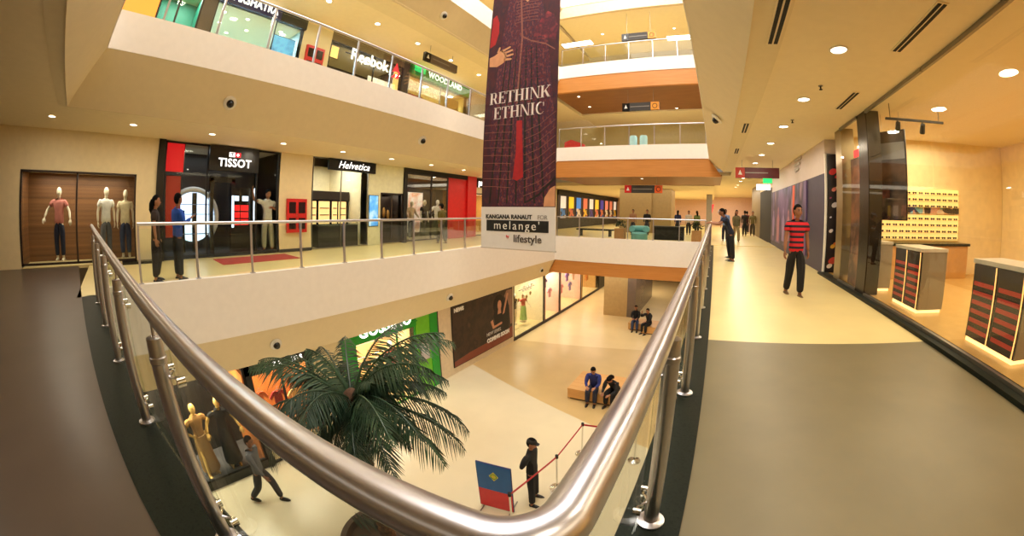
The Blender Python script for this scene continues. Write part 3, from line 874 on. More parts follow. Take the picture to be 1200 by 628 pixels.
t = thing('shop_sign', 'row of white letters on the black frame of the orange shop', 'sign', (XG + 0.062, 3.25, -2.06))
part('mounting_rail', MB().cube((-0.005, -0.8, -0.02), (0.005, 0.8, 0.02)), BLACK, t)
text('BIBA KIDS', 0.15, LETW, t, (0.01, 0.15, 0), EAST, bold=0.006, space=1.6)

# ------------------------------------------------------------------ wayfinding boards hung from the ceilings
def board(label, loc, w, h, rz, zc, endl=None, endr=None, body=None, lines=1, name='direction_sign'):
    t = thing(name, label, 'sign', loc, rz)
    part('board', MB().cube((-w / 2, -0.06, -h / 2), (w / 2, 0.06, h / 2)), body or CHAR, t)
    if endl:
        part('end_panel', MB().cube((-w / 2 - 0.002, -0.065, -h / 2), (-w / 2 + h * 0.9, 0.065, h / 2)), endl, t)
        part('arrow', MB().prism([(-w / 2 + h * .25, -0.07, -h * .2), (-w / 2 + h * .45, -0.07, h * .28), (-w / 2 + h * .65, -0.07, -h * .2)], (0, 0, 0), (0, 0.004, 0)), PURE, t)
    if endr:
        part('end_panel', MB().cube((w / 2 - h, -0.065, -h / 2), (w / 2 + 0.002, 0.065, h / 2)), endr, t)
        part('ring_mark', MB().tube([(w / 2 - h / 2 + h * .28 * math.cos(a), -0.066, h * .28 * math.sin(a)) for a in [2 * PI * k / 16 for k in range(17)]], 0.015, 6), BLACKM, t)
    for sx in (-1, 1):
        part('hanger', MB().cyl((sx * w * .35, 0, h / 2), (sx * w * .35, 0, zc - loc[2]), 0.008, n=6), ALU, t)
    for i in range(lines):
        part('text_line', MB().cube((-w * .28, -0.064, -0.02 + (i - (lines - 1) / 2) * h * .4), (w * .24, -0.061, 0.02 + (i - (lines - 1) / 2) * h * .4)), GREY, t)
    return t
AMBER = mat('amber', (226, 150, 40), 0.5)
board('dark hanging direction board with an amber end, under the highest bridge ceiling', (-3.7, 18.0, 10.85), 1.85, 0.42, 0, 12.4, BLACK, AMBER)
board('dark hanging direction board with an amber end, under the brown bridge underside', (-3.66, 18.0, 6.84), 1.9, 0.42, 0, 7.78, BLACK, AMBER)
board('hanging direction board with red and orange ends over the planter bridge', (-3.5, 18.0, 2.62), 1.9, 0.38, 0, 3.2, RED, mat('orange_red', (226, 96, 34), 0.5))
board('long dark red direction board hung across our walkway', (1.62, 14.0, 3.02), 1.66, 0.38, 0, CN, mat('brick_red', (190, 60, 44), 0.5), None, mat('maroon_board', (92, 30, 34), 0.5))
board('dark grey direction board hung before the green upper fascia sign', (-9.95, 10.35, 7.22), 1.85, 0.34, PI / 2 - 0.05, 7.76, BLACK, None, mat('grey_brown', (104, 92, 84), 0.6))
solo('exit_sign', MB().cube((-0.22, -0.04, -0.12), (0.22, 0.04, 0.12)).cube((-0.01, -0.01, 0.12), (0.01, 0.01, 0.40)), LETG, 'small glowing green exit box hung beyond the red direction board', 'sign', loc=(2.58, 18.0, 3.1))
t = thing('light_box_sign', 'bright white lit sign box jutting from the shops past the hoarding', 'sign', (2.4, 18.2, 2.8))
part('sign_case', MB().cube((-0.34, -0.07, -0.13), (0.34, 0.07, 0.13)), mat('bright_sign', (240, 246, 250), emit=2.5), t)
part('bracket', MB().cyl((0.2, 0, 0.13), (0.2, 0, 0.7), 0.012, n=8), ALU, t)

# ------------------------------------------------------------------ ceiling fittings
def downlight(label, x, y, z, r=0.085, power=0):
    group = None
    if power:
        l = area('downlight_lamp', (x, y, z - 0.03), (0.3, 0.3), power)
        l.data.shape = 'DISK'
    t = thing('ceiling_downlight', label, 'ceiling light', (x, y, z), 0, group)
    part('trim_ring', MB().lathe((0, 0, 0), [(r, -0.002), (r * 1.25, -0.004), (r * 1.3, -0.014), (r * 1.05, -0.018), (r, -0.012)], 24), PURE, t)
    part('lamp_face', MB().lathe((0, 0, 0), [(0, -0.008), (r * 1.02, -0.008)], 24), GLOW, t)
    return t
area('downlight_lamp', (1.63, 0.1, CN - 0.03), (0.3, 0.3), 26)
for k, y in enumerate((2.2, 4.3, 6.4, 8.5, 10.6, 12.7, 14.8, 16.9, 19.0, 21.1, 23.2, 26.4, 28.5)):
    downlight('%s recessed downlight from the camera along our walkway ceiling' % ORD[k], 1.63, y, CN, 0.1, 26)
for k, y in enumerate((-1.9, 0.18, 2.27, 4.38, 6.45, 8.5, 10.55, 12.6, 14.7, 16.8)):
    downlight('%s downlight from the camera end over the far middle-floor walkway' % ORD[k], -10.2, y, CE, 0.085, 22)
for y in (-1.2, 0.9, 3.0):
    area('downlight_lamp', (-10.28, y, 7.73), (0.3, 0.3), 24)
for k, y in enumerate((5.1, 7.2, 9.26, 11.3, 13.36, 15.4)):
    downlight('%s downlight from the camera end in the upper-floor shop ceiling' % ORD[k], -10.28, y, 7.76, 0.085, 24)
for k, (x, y, z, w) in enumerate(((-7.2, 18.4, 7.78, 'brown middle bridge underside, nearer the banner'), (-7.3, 20.5, 7.78, 'brown middle bridge underside, deeper row by the banner'), (-2.2, 21.8, 7.78, 'brown middle bridge underside, far right end'), (-3.7, 18.6, 3.2, 'wooden underside just above the red-ended direction board'), (-6.4, 20.1, 12.4, 'topmost bridge ceiling, middle'), (-2.0, 20.3, 12.4, 'topmost bridge ceiling beside the bright cove'))):
    downlight('small downlight in the ' + w, x, y, z, 0.07)
for k, (x, y) in enumerate(((-12.8, 2.4), (-12.8, 3.3), (-13.7, 2.5), (-13.7, 3.6), (-14.4, 3.0), (-12.9, 4.7))):
    downlight('%s small white downlight inside the bright navy-signed upper store' % ORD[k], x, y, 7.45, 0.07)
def cove(label, x0, x1, y, z):
    t = thing('cove_light', label, 'ceiling light', ((x0 + x1) / 2, y, z))
    w = (x1 - x0) / 2
    part('housing', MB().cube((-w - .05, -0.35, -0.02), (w + .05, 0.35, 0.0)), PURE, t)
    part('lamp_face', MB().cube((-w, -0.3, -0.03), (w, 0.3, -0.02)), GLOW, t)
cove('bright cove strip at the right end of the topmost bridge ceiling', -2.6, -0.6, 21.6, 12.4)
cove('bright cove strip beside the banner in the topmost bridge ceiling', -9.4, -7.4, 21.0, 12.4)
def dome(label, loc, nrm):
    """dome camera on a raking soffit"""
    t = thing('dome_camera', label, 'security camera', loc)
    t.rotation_mode = 'QUATERNION'
    t.rotation_quaternion = Vector((0, 0, 1)).rotation_difference(Vector(nrm))
    part('housing', MB().lathe((0, 0, 0), [(0.0, 0.0), (0.15, 0.0), (0.15, 0.02), (0.12, 0.045), (0.085, 0.05)], 28), PURE, t)
    part('dome', MB().lathe((0, 0, 0.045), [(0.085, 0), (0.08, 0.04), (0.055, 0.075), (0.0, 0.09)], 24), BLACK, t, 'black lens dome')
nl = Vector((0.93, 0, -0.63)).normalized()
def onsoff(y, z, x0=XL - 0.02, za=4.01, zb=3.08, run=0.63):
    f = (za - z) / (za - zb)
    return (x0 - run * f + 0.005, y, z)
dome('large dome camera on the beige bulkhead above the black watch shop sign', onsoff(2.16, 3.52), nl)
dome('smaller dome camera on the same bulkhead, above the wide red shop wall', onsoff(8.12, 3.56), nl)
dome('dark dome camera on the topmost bulkhead beside the banner', onsoff(8.5, 8.04, x0=XL + 0.03, za=8.5, zb=7.72), nl)
nl1 = Vector((0.9, 0, -0.43)).normalized()
dome('pale dome camera on the lowest bulkhead above the palm', onsoff(3.18, -1.52, za=-1.1, zb=-1.95, run=0.4), nl1)
dome('dome camera on the lowest bulkhead between green shop and dark poster', onsoff(9.4, -1.5, za=-1.1, zb=-1.95, run=0.4), nl1)
dome('dome camera on the lowest bulkhead close to the wood band', onsoff(16.3, -1.5, za=-1.1, zb=-1.95, run=0.4), nl1)
dome('dome camera on the raking soffit right above our balustrade', (XR + 0.355, 8.46, 3.665), Vector((-0.66, 0, -0.75)))
def vent(label, x, y, z, L, w=0.11):
    t = thing('slot_diffuser', label, 'air vent', (x, y, z))
    part('vent_frame', MB().cube((-w / 2 - .02, -L / 2 - .02, -0.012), (w / 2 + .02, L / 2 + .02, 0.0)), CEIL, t)
    part('vent_slots', MB().cube((-w / 2, -L / 2, -0.018), (-0.012, L / 2, -0.008)).cube((0.012, -L / 2, -0.018), (w / 2, L / 2, -0.008)), BLACKM, t, 'dark slots')
vent('nearest dark air slot beside the raking soffit over our balustrade', 0.74, 3.3, 3.44, 1.5)
vent('second dark air slot along the raking soffit over our balustrade', 0.72, 8.45, 3.44, 0.9)
vent('third dark air slot along the raking soffit over our balustrade', 0.70, 11.6, 3.44, 0.9)
vent('dark air slot on the shop side of our ceiling, farther of two', 2.45, 6.4, CN, 1.0)
vent('dark air slot on the shop side of our ceiling, nearer the camera of two', 2.4, 3.6, CN, 1.2)
def sprinkler(label, x, y, z):
    t = thing('sprinkler', label, 'sprinkler', (x, y, z))
    part('rose', MB().lathe((0, 0, 0), [(0, 0), (0.04, 0), (0.035, -0.012), (0.0, -0.014)], 16), ALU, t)
    part('nozzle', MB().cyl((0, 0, -0.01), (0, 0, -0.06), 0.012, 0.012, 10).cyl((0, 0, -0.06), (0, 0, -0.066), 0.03, 0.03, 12), BLACKM, t)
sprinkler('dark ceiling sprinkler between the two nearest downlights over our walkway', 1.75, 5.68, CN)
sprinkler('dark ceiling sprinkler further along over our walkway', 1.72, 7.9, CN)
tr = thing('track_light', 'dark track with two spot heads at the front of the glazed shop', 'track light', (3.75, 6.4, 3.22))
part('track', MB().cube((-0.55, -0.02, -0.02), (0.75, 0.02, 0.02)), BLACKM, tr)
for x in (-0.3, 0.25):
    part('spot_head', MB().cyl((x, 0, -0.02), (x, 0, -0.09), 0.012).cyl((x, -0.02, -0.06), (x + 0.03, 0.08, -0.2), 0.045, 0.055), BLACKM, tr)
for x in (-0.45, 0.65):
    part('hanger', MB().cyl((x, 0, 0.02), (x, 0, CN - 3.22), 0.008, n=6), BLACKM, tr)

# ------------------------------------------------------------------ fire cabinets
def fire_cabinet(label, x, y0, y1, z0, z1):
    t = thing('fire_cabinet', label, 'fire cabinet', (x, (y0 + y1) / 2, (z0 + z1) / 2))
    w, h = (y1 - y0) / 2, (z1 - z0) / 2
    part('case', MB().cube((0, -w, -h), (0.1, w, h)), RED, t)
    for sy in (-1, 1):
        for sz in (-1, 1):
            part('dark_pane', MB().cube((0.1, sy * w * .14, sz * h * .14), (0.108, sy * w * .82, sz * h * .8)), mat('smoked_pane', (40, 12, 14), 0.2), t)
    part('handle', MB().cyl((0.115, -0.02, -0.06), (0.115, -0.02, 0.06), 0.01, n=8), CHROME, t)
fire_cabinet('red fire hose cabinet with four dark panes on the cream pillar', XS + 0.025, 5.37, 6.12, 0.62, 1.7)
fire_cabinet('red fire hose cabinet on the upper floor pillar under the ceiling lights', XS + 0.004, 5.46, 6.2, 5.9, 6.88)
fire_cabinet('reddish cabinet inside the straw-coloured window below the green fascia sign', XS - 0.6, 10.9, 12.0, 5.7, 6.6)

# ------------------------------------------------------------------ people
def skin_mesh(verts, edges, radii, levels=1, root=0):
    me = bpy.data.meshes.new('skin')
    me.from_pydata(verts, edges, [])
    bm = bmesh.new()
    bm.from_mesh(me)
    lay = bm.verts.layers.skin.verify()
    bm.verts.ensure_lookup_table()
    for i, v in enumerate(bm.verts):
        r = radii[i]
        v[lay].radius = r if isinstance(r, tuple) else (r, r)
        v[lay].use_root = (i == root)
    bm.to_mesh(me)
    bm.free()
    o = bpy.data.objects.new('skin', me)
    COL.objects.link(o)
    k = o.modifiers.new('s', 'SKIN')
    k.use_smooth_shade = True
    k.branch_smoothing = 0.6
    if levels:
        u = o.modifiers.new('d', 'SUBSURF')
        u.levels = u.render_levels = levels
    bpy.context.view_layer.update()
    dg = bpy.context.evaluated_depsgraph_get()
    out = bpy.data.meshes.new_from_object(o.evaluated_get(dg))
    bpy.data.objects.remove(o)
    bpy.data.meshes.remove(me)
    vs = [tuple(v.co) for v in out.vertices]
    fs = [tuple(p.vertices) for p in out.polygons]
    bpy.data.meshes.remove(out)
    return vs, fs
def V(*a):
    return Vector(a)
SKIN = mat('brown_skin', (150, 100, 72), 0.55, var=0.05)
SKIN2 = mat('tan_skin', (178, 124, 90), 0.55, var=0.05)
HAIR = mat('black_hair', (14, 11, 10), 0.85, spec=0.15)
EYEM = mat('eye_dark', (24, 18, 16), 0.3)
LIP = mat('lip', (128, 70, 60), 0.5)
SHOE = mat('dark_shoe', (26, 22, 22), 0.45)
def cloth(name, rgb):
    return mat('cloth_' + name, rgb, 0.85, var=0.1, scale=14)
def stripes(name, a, b, period, phase=0.0):
    m = bpy.data.materials.new(name)
    m.use_nodes = True
    nt = m.node_tree
    bs = nt.nodes['Principled BSDF']
    tc = nt.nodes.new('ShaderNodeTexCoord')
    sp = nt.nodes.new('ShaderNodeSeparateXYZ')
    mo = nt.nodes.new('ShaderNodeMath'); mo.operation = 'MULTIPLY_ADD'; mo.inputs[1].default_value = 1 / period; mo.inputs[2].default_value = phase
    fr = nt.nodes.new('ShaderNodeMath'); fr.operation = 'FRACT'
    gt = nt.nodes.new('ShaderNodeMath'); gt.operation = 'GREATER_THAN'; gt.inputs[1].default_value = 0.55
    mx = nt.nodes.new('ShaderNodeMix'); mx.data_type = 'RGBA'
    mx.inputs[6].default_value = (*lin(a), 1)
    mx.inputs[7].default_value = (*lin(b), 1)
    nt.links.new(tc.outputs['Object'], sp.inputs[0])
    nt.links.new(sp.outputs[2], mo.inputs[0]); nt.links.new(mo.outputs[0], fr.inputs[0]); nt.links.new(fr.outputs[0], gt.inputs[0])
    nt.links.new(gt.outputs[0], mx.inputs[0]); nt.links.new(mx.outputs[2], bs.inputs['Base Color'])
    bs.inputs['Roughness'].default_value = 0.85
    return m

def figure(t, pose, skin, top=None, legs=None, shoes=SHOE, hair=HAIR, sleeves='short', long_hair=False, female=False, skirt=False, cap=None, mono=None, face=True, s=1.0, bald=False):
    """a continuous body with separate clothing; facing +y, height 1.70*s.  pose gives limb directions"""
    P = dict(lean=0.0, up=V(0, 0, 1), la=(V(-.12, 0, -1), V(-.05, .12, -1)), ra=(V(.12, 0, -1), V(.05, .12, -1)), ll=(V(-.03, 0, -1), V(0, -.02, -1)), rl=(V(.03, 0, -1), V(0, -.02, -1)), pel=0.93, yaw=0.0, nod=0.0, twist=0.0)
    P.update(pose)
    # torso frame
    ca, sa = math.cos(P['lean']), math.sin(P['lean'])
    def tr(x, y, z):          # torso-space point (relative to pelvis) -> body space
        return V(x, y * ca + z * sa, P['pel'] + z * ca - y * sa)
    hw = 0.165 if female else 0.185
    pel, sp1, ch, nb_, nk = tr(0, 0, 0), tr(0, .005, .17), tr(0, 0, .36), tr(0, -.01, .50), tr(0, .01, .575)
    sh = {-1: tr(-hw, -.005, .455), 1: tr(hw, -.005, .455)}
    hip = {-1: V(-.085, 0, P['pel'] - .04), 1: V(.085, 0, P['pel'] - .04)}
    J = {}
    for sd, arm, leg in ((-1, 'la', 'll'), (1, 'ra', 'rl')):
        u, f = P[arm]
        el = sh[sd] + u.normalized() * .285
        wr = el + f.normalized() * .245
        J[sd] = (el, wr, f.normalized())
        a, b = P[leg]
        kn = hip[sd] + a.normalized() * .425
        an = kn + b.normalized() * .41
        J[sd] += (kn, an)
    vs = [pel, sp1, ch, nb_, nk]
    ed = [(0, 1), (1, 2), (2, 3), (3, 4)]
    wb = .125 if female else .135
    rad = [(wb, .10), (.11 if female else .125, .085), (.128, .09), (.056, .052), (.050, .052)]
    if top is not None:
        rad = [(a * .82, b * .82) for a, b in rad[:4]] + [rad[4]]
    ua = .040 if top is not None else .056
    lg = .82 if legs is not None else 1.0
    for sd in (-1, 1):
        el, wr, fd, kn, an = J[sd]
        n = len(vs)
        vs += [sh[sd], (sh[sd] + el) / 2, el, (el + wr) / 2, wr]
        rad += [ua, .044, .040, .038, (.029, .026)]
        ed += [(2, n), (n, n + 1), (n + 1, n + 2), (n + 2, n + 3), (n + 3, n + 4)]
        n = len(vs)
        vs += [hip[sd], (hip[sd] + kn) / 2, kn, kn * .7 + an * .3, an]
        rad += [.088 * lg, .075 * lg, .056 * lg, .056 * lg, .04]
        ed += [(0, n), (n, n + 1), (n + 1, n + 2), (n + 2, n + 3), (n + 3, n + 4)]
    body = MB()
    a, b = skin_mesh([tuple(v) for v in vs], ed, rad, 1)
    body.add(a, b, 0)
    # feet
    toe = P.get('toe', {-1: V(-.03, 1, 0), 1: V(.03, 1, 0)})
    shoe = {}
    for sd in (-1, 1):
        an = J[sd][4]
        d = toe[sd].normalized()
        body.tube([an + V(0, 0, .02), an + V(0, 0, -.04) - d * .01, an + d * .07 + V(0, 0, -.065), an + d * .16 + V(0, 0, -.075)], [.038, .042, .040, .022], 10, 0)
        m = MB().tube([an - d * .06 + V(0, 0, -.055), an - d * .035 + V(0, 0, -.05), an + d * .05 + V(0, 0, -.052), an + d * .13 + V(0, 0, -.066), an + d * .19 + V(0, 0, -.074)], [.028, .044, .046, .042, .020], 12, 0)
        shoe[sd] = m
    # hands: palm and five separate bent fingers
    for sd in (-1, 1):
        el, wr, fd = J[sd][:3]
        d = fd
        side = d.cross(V(0, 0, 1) if abs(d.z) < .8 else V(0, 1, 0) * (1 if d.z < 0 else -1)).normalized()
        pn = side.cross(d).normalized()          # palm normal
        inw = V(-sd, 0, 0)
        if abs(d.z) > .8:
            side, pn = V(0, 1, 0) - d * d.y, V(-sd, 0, 0)
            side.normalize()
        else:
            pn = V(0, 0, -1) - d * (-d.z)
            pn.normalize()
            side = V(-sd, 0, 0) - d * (-sd * d.x)
            side.normalize()
        pal = [wr, wr + d * .04, wr + d * .085]
        body.tube(pal, [.024, .036, .034], 10, 0, flat=1.0) if False else None
        for k in (-1.5, -.5, .5, 1.5):
            body.tube([wr + side * k * .008, wr + d * .045 + side * k * .017, wr + d * .088 + side * k * .0195], [.013, .0135, .0115], 8, 0)
        curl = P.get('curl', .5)
        for i, k in enumerate((1.5, .5, -.5, -1.5)):
            L = (.072, .08, .075, .06)[i]
            p0 = wr + d * .084 + side * k * .0195
            d1 = (d + pn * curl * .5).normalized()
            d2 = (d + pn * curl * 1.5).normalized()
            body.tube([p0, p0 + d1 * L * .5, p0 + d1 * L * .5 + d2 * L * .5], [.0098, .009, .0065], 7, 0)
        p0 = wr + d * .025 + side * .026
        body.tube([p0, p0 + (side * .7 + d * .7) * .04 + pn * .008, p0 + (side * .45 + d * .95) * .07 + pn * .02], [.0125, .011, .0075], 7, 0)
    # head
    hc = nk + (nb_ - ch).normalized() * .10 + V(0, .018 * ca, 0)
    Q = Matrix.Rotation(P['yaw'], 3, 'Z') @ Matrix.Rotation(-P['nod'] - P['lean'] * .4, 3, 'X')
    def hp(x, y, z):
        return hc + Q @ V(x, y, z)
    def shape(p):
        x, y, z = p
        k = 1 - .22 * max(0, -z / .12) ** 1.5
        y2 = y * (1 - .1 * max(0, -z / .12)) + (.012 if y > 0 and z < 0 else 0)
        return Q @ V(x * k, y2, z)
    body.ball(hc, (.075, .094, .118), 16, 0, shape)
    body.tube([nk - V(0, .0, .03), hp(0, -.015, -.06)], [.05, .048], 12, 0)
    if face:
        body.add([hp(-.006, .086, .022), hp(.006, .086, .022), hp(.017, .088, -.028), hp(-.017, .088, -.028), hp(0, .116, -.022), hp(0, .09, -.036)], [(0, 1, 4), (1, 2, 4), (2, 5, 4), (5, 3, 4), (3, 0, 4), (0, 3, 5, 2, 1)], 0)
        for sd in (-1, 1):
            body.ball(hp(sd * .031, .083, .012), (.013, .008, .008), 8, 1)
            body.tube([hp(sd * .015, .091, .034), hp(sd * .05, .078, .034)], .005, 6, 1)
            body.ball(hp(sd * .076, -.005, -.002), (.012, .022, .032), 8, 0)
        body.tube([hp(-.022, .089, -.056), hp(0, .096, -.055), hp(.022, .089, -.056)], [.005, .008, .005], 6, 2)
    else:
        body.add([hp(-.006, .086, .022), hp(.006, .086, .022), hp(.014, .09, -.028), hp(-.014, .09, -.028), hp(0, .108, -.022)], [(0, 1, 4), (1, 2, 4), (2, 3, 4), (3, 0, 4)], 0)
    if s != 1.0:
        body.v = [tuple(c * s for c in v) for v in body.v]
    sk = mono or skin
    o = part('body', body, [sk, EYEM if not mono else sk, LIP if not mono else sk], t)
    def put(name, mb, m, label=None):
        if s != 1.0:
            mb.v = [tuple(c * s for c in v) for v in mb.v]
        return part(name, mb, m, t, label)
    if top is not None:
        cv = [tr(0, 0, -.13), tr(0, .005, .03), tr(0, .006, .17), tr(0, 0, .36), tr(0, -.012, .475), tr(0, -.004, .535)]
        ce = [(0, 1), (1, 2), (2, 3), (3, 4), (4, 5)]
        cr = [(wb + .047, .134), (wb + .034, .124), (.142 if female else .158, .112), (.176, .128), (.125, .10), (.062, .064)]
        for sd in (-1, 1):
            el, wr = J[sd][:2]
            n = len(cv)
            cv += [sh[sd], (sh[sd] * .4 + el * .6)]
            cr += [.084, .074]
            ce += [(3, n), (n, n + 1)]
            if sleeves == 'long':
                cv += [el, (el * .5 + wr * .5), el * .06 + wr * .94]
                cr += [.050, .046, .037]
                ce += [(n + 1, n + 2), (n + 2, n + 3), (n + 3, n + 4)]
        m = MB()
        m.add(*skin_mesh([tuple(v) for v in cv], ce, cr, 1))
        put('shirt', m, top)
    if legs is not None:
        if skirt:
            m = MB()
            m.tube([V(0, 0, P['pel'] + .06), V(0, 0, P['pel'] - .1), V(0, .0, P['pel'] - .4), V(0, .0, .12)], [.14, .17, .19, .23], 18, 0)
            put('skirt', m, legs)
        else:
            cv = [tr(0, 0, .05), V(*pel)]
            cr = [(wb + .012, .104), (wb + .022, .112)]
            ce = [(0, 1)]
            for sd in (-1, 1):
                kn, an = J[sd][3:5]
                n = len(cv)
                cv += [hip[sd], (hip[sd] + kn) / 2, kn, (kn + an) / 2, kn * .05 + an * .95]
                cr += [.114, .106, .09, .082, .074]
                ce += [(1, n), (n, n + 1), (n + 1, n + 2), (n + 2, n + 3), (n + 3, n + 4)]
            m = MB()
            m.add(*skin_mesh([tuple(v) for v in cv], ce, cr, 1, 1))
            put('trousers', m, legs)
    if shoes is not None:
        for sd in (-1, 1):
            put('shoe', shoe[sd], shoes)
    if hair is not None and not bald:
        h = MB()
        def hs(p):
            x, y, z = p
            q = V(x, y, z)
            if z < .02 and y > -.02:
                q = V(x * .9, min(y, .02), max(z, .0))
            if y > .05 and z < .07:
                q = V(x, y * .75, max(z, .062))
            return Q @ q
        h.ball(hc + Q @ V(0, -.008, .016), (.087, .106, .124), 16, 0, hs)
        put('hair', h, hair)
        if long_hair:
            h = MB().tube([hp(0, -.075, .03), hp(0, -.105, -.06), hp(0, -.115, -.17), hp(0, -.10, -.27)], [.06, .07, .06, .025], 12, 0)
            put('long_hair', h, hair)
    if cap is not None:
        c = MB().ball(hc + Q @ V(0, -.005, .045), (.09, .108, .085), 14, 0, lambda p: Q @ V(p.x, p.y, max(p.z, -.01)))
        c.tube([hp(0, .07, .04), hp(0, .15, .03)], [.06, .045], 10, 0, flat=.15)
        put('cap', c, cap)
    return J
def person(label, loc, rz, pose, skin=SKIN, s=1.0, group=None, **kw):
    t = thing('person', label, 'person', loc, rz, group)
    figure(t, pose, skin, s=s, **kw)
    return t
def stand(arm=.12, **k):
    d = dict(la=(V(-arm, .02, -1), V(-.03, .16, -1)), ra=(V(arm, .02, -1), V(.03, .16, -1)))
    d.update(k)
    return d
def walk(a=.35, **k):
    """left leg forward"""
    d = dict(ll=(V(-.02, a, -1), V(0, a * .35, -1)), rl=(V(.02, -a * .45, -1), V(0, -a * 1.5, -1)), pel=.90,
             la=(V(-.14, -a * .8, -1), V(-.05, -a * .3, -1)), ra=(V(.14, a * .8, -1), V(.05, a * 1.4, -1)))
    d.update(k)
    return d
def sit(**k):
    d = dict(pel=.50, lean=.35, ll=(V(-.08, 1, -.02), V(0, .05, -1)), rl=(V(.08, 1, -.02), V(0, .05, -1)), nod=.5,
             la=(V(-.1, .5, -.9), V(.35, .9, -.1)), ra=(V(.1, .5, -.9), V(-.35, .9, -.1)))
    d.update(k)
    return d
BLK = cloth('black', (22, 21, 24))
DKB = cloth('dark_blue', (30, 38, 62))
JEAN = cloth('denim', (46, 60, 92))
GRAYC = cloth('grey', (96, 98, 104))
KHAKI = cloth('khaki', (142, 124, 84))
# our walkway
person('man in a red and navy striped T-shirt and black trousers walking towards the camera', (1.62, 7.15, 0), PI + .12,
       walk(.24, yaw=.25, la=(V(-.16, -.12, -1), V(-.10, .1, -1)), ra=(V(.16, .08, -1), V(.12, .3, -1))),
       top=stripes('red_navy_stripes', (206, 34, 48), (30, 26, 44), .098, .55), legs=BLK, s=1.0, shoes=mat('tan_shoe', (104, 78, 46), .6))
lean_p = dict(lean=.42, nod=.1, la=(V(-.1, .75, -.6), V(.15, 1, .12)), ra=(V(.1, .75, -.6), V(-.15, 1, .12)), ll=(V(-.06, -.12, -1), V(0, -.1, -1)), rl=(V(.06, .05, -1), V(0, -.15, -1)), pel=.92)
person('man in a dark navy shirt leaning on the handrail with folded forearms', (0.55, 12.0, 0), PI / 2 + .1, lean_p, top=DKB, legs=BLK, sleeves='short')
person('man in a pale cap leaning on the rail behind the navy shirt man', (0.55, 12.9, 0), PI / 2 - .05, lean_p, top=BLK, legs=BLK, sleeves='short', cap=cloth('pale_cap', (176, 180, 196)))
person('man in a light blue shirt and dark trousers beyond the leaning men', (0.62, 20.5, 0), PI - .2, stand(), top=cloth('light_blue', (120, 150, 206)), legs=DKB, sleeves='long')
person('woman in an olive tunic and trousers walking alone down the far walkway', (1.22, 20.2, 0), PI + .3, walk(.3), top=cloth('olive_tunic', (104, 96, 66)), legs=KHAKI, female=True, long_hair=True, sleeves='long')
for i, (x, y, rz, tc, lc, nm) in enumerate((
        (2.15, 26.0, 0.2, (40, 34, 34), (30, 30, 34), 'person in a black top far down our walkway, left of the olive one'),
        (2.75, 26.4, PI, (116, 104, 62), (64, 56, 46), 'person in an olive top far down our walkway, in the middle of the knot'),
        (2.6, 29.4, 0.1, (104, 34, 38), (34, 30, 34), 'person in a dark red top far down our walkway by the shops'))):
    person(nm, (x, y, 0), rz, walk(.28) if i % 2 else stand(), top=cloth('far_%d' % i, tc), legs=cloth('farl_%d' % i, lc), sleeves='long', face=False)
# far side of the middle floor
person('woman with a ponytail in a dark vest and trousers beside the blue shirt man', (-8.95, 0.78, 0), -.25, stand(.1, ll=(V(-.03, .12, -1), V(0, -.25, -1)), rl=(V(.03, -.05, -1), V(0, -.05, -1))), top=cloth('dark_vest', (52, 40, 36)), legs=cloth('brown_black', (38, 32, 30)), female=True, long_hair=True, skin=SKIN2, s=.95)
person('man in a bright blue shirt and dark jeans looking into the watch shop', (-8.95, 1.28, 0), .25, stand(.1, ra=(V(.2, .3, -1), V(-.3, .7, .4)), yaw=.2), top=cloth('bright_blue', (30, 84, 196)), legs=cloth('black_jeans', (32, 32, 36)), sleeves='long', s=.98)
person('person in an olive shirt seen from behind outside the red and brown shop', (-10.7, 11.8, 0), PI / 2, walk(.22), top=cloth('moss', (96, 88, 40)), legs=cloth('dark_olive', (58, 56, 40)), sleeves='long', s=.98)
# by the bridge cafe
for i, (x, y, rz, tc, nm) in enumerate((
        (-5.25, 23.6, PI, (150, 112, 84), 'person in a tan top standing by the khaki pillar behind the bridge'),
        (-4.35, 23.8, PI, (28, 26, 30), 'person in black standing by the khaki pillar, above the teal seat'),
        (-2.45, 25.0, 0, (40, 48, 92), 'person in a dark blue top before the pale pink wall, leftmost of three'),
        (-1.75, 25.6, PI, (206, 200, 196), 'person in a white top before the pale pink wall, middle of three'),
        (-1.15, 25.0, 0.4, (108, 122, 72), 'person in a green top before the pale pink wall, nearest the leaning men'))):
    person(nm, (x, y, 0), rz, stand(), top=cloth('cafe_%d' % i, tc), legs=cloth('cafel_%d' % i, (44, 42, 50)), sleeves='long', face=False, s=.95, long_hair=i in (2, 4), female=i in (2, 4))
# ground floor
person('guard in a black uniform and cap standing by the red rope, hands behind the back', (-2.98, 5.44, ZG), -PI / 2 + .1,
       dict(la=(V(-.3, -.4, -1), V(.75, -.25, -.5)), ra=(V(.3, -.4, -1), V(-.75, -.25, -.5)), ll=(V(-.14, .0, -1), V(-.05, .0, -1)), rl=(V(.14, .1, -1), V(.06, .0, -1)), nod=.2), top=BLK, legs=BLK, sleeves='long', cap=BLACKM, s=1.0)
person('man in a grey shirt striding past the lit mannequin window', (-7.35, 1.72, ZG), -.85, walk(.55, ra=(V(.14, .5, -1), V(.05, .7, -1)), nod=.1), top=GRAYC, legs=cloth('charcoal', (48, 46, 50)), sleeves='long', s=1.0)
person('seated person in a blue hood and dark jeans on the nearer wooden bench', (-3.35, 10.45, ZG + .03), PI + .1, sit(), top=cloth('royal_blue', (40, 50, 120)), legs=cloth('ink_jeans', (40, 44, 66)), sleeves='long', skin=SKIN2)
person('seated person in black bent forward on the nearer wooden bench', (-2.65, 10.5, ZG + .03), PI - .2, sit(lean=.75, nod=.7), top=BLK, legs=BLK, sleeves='long', long_hair=True)
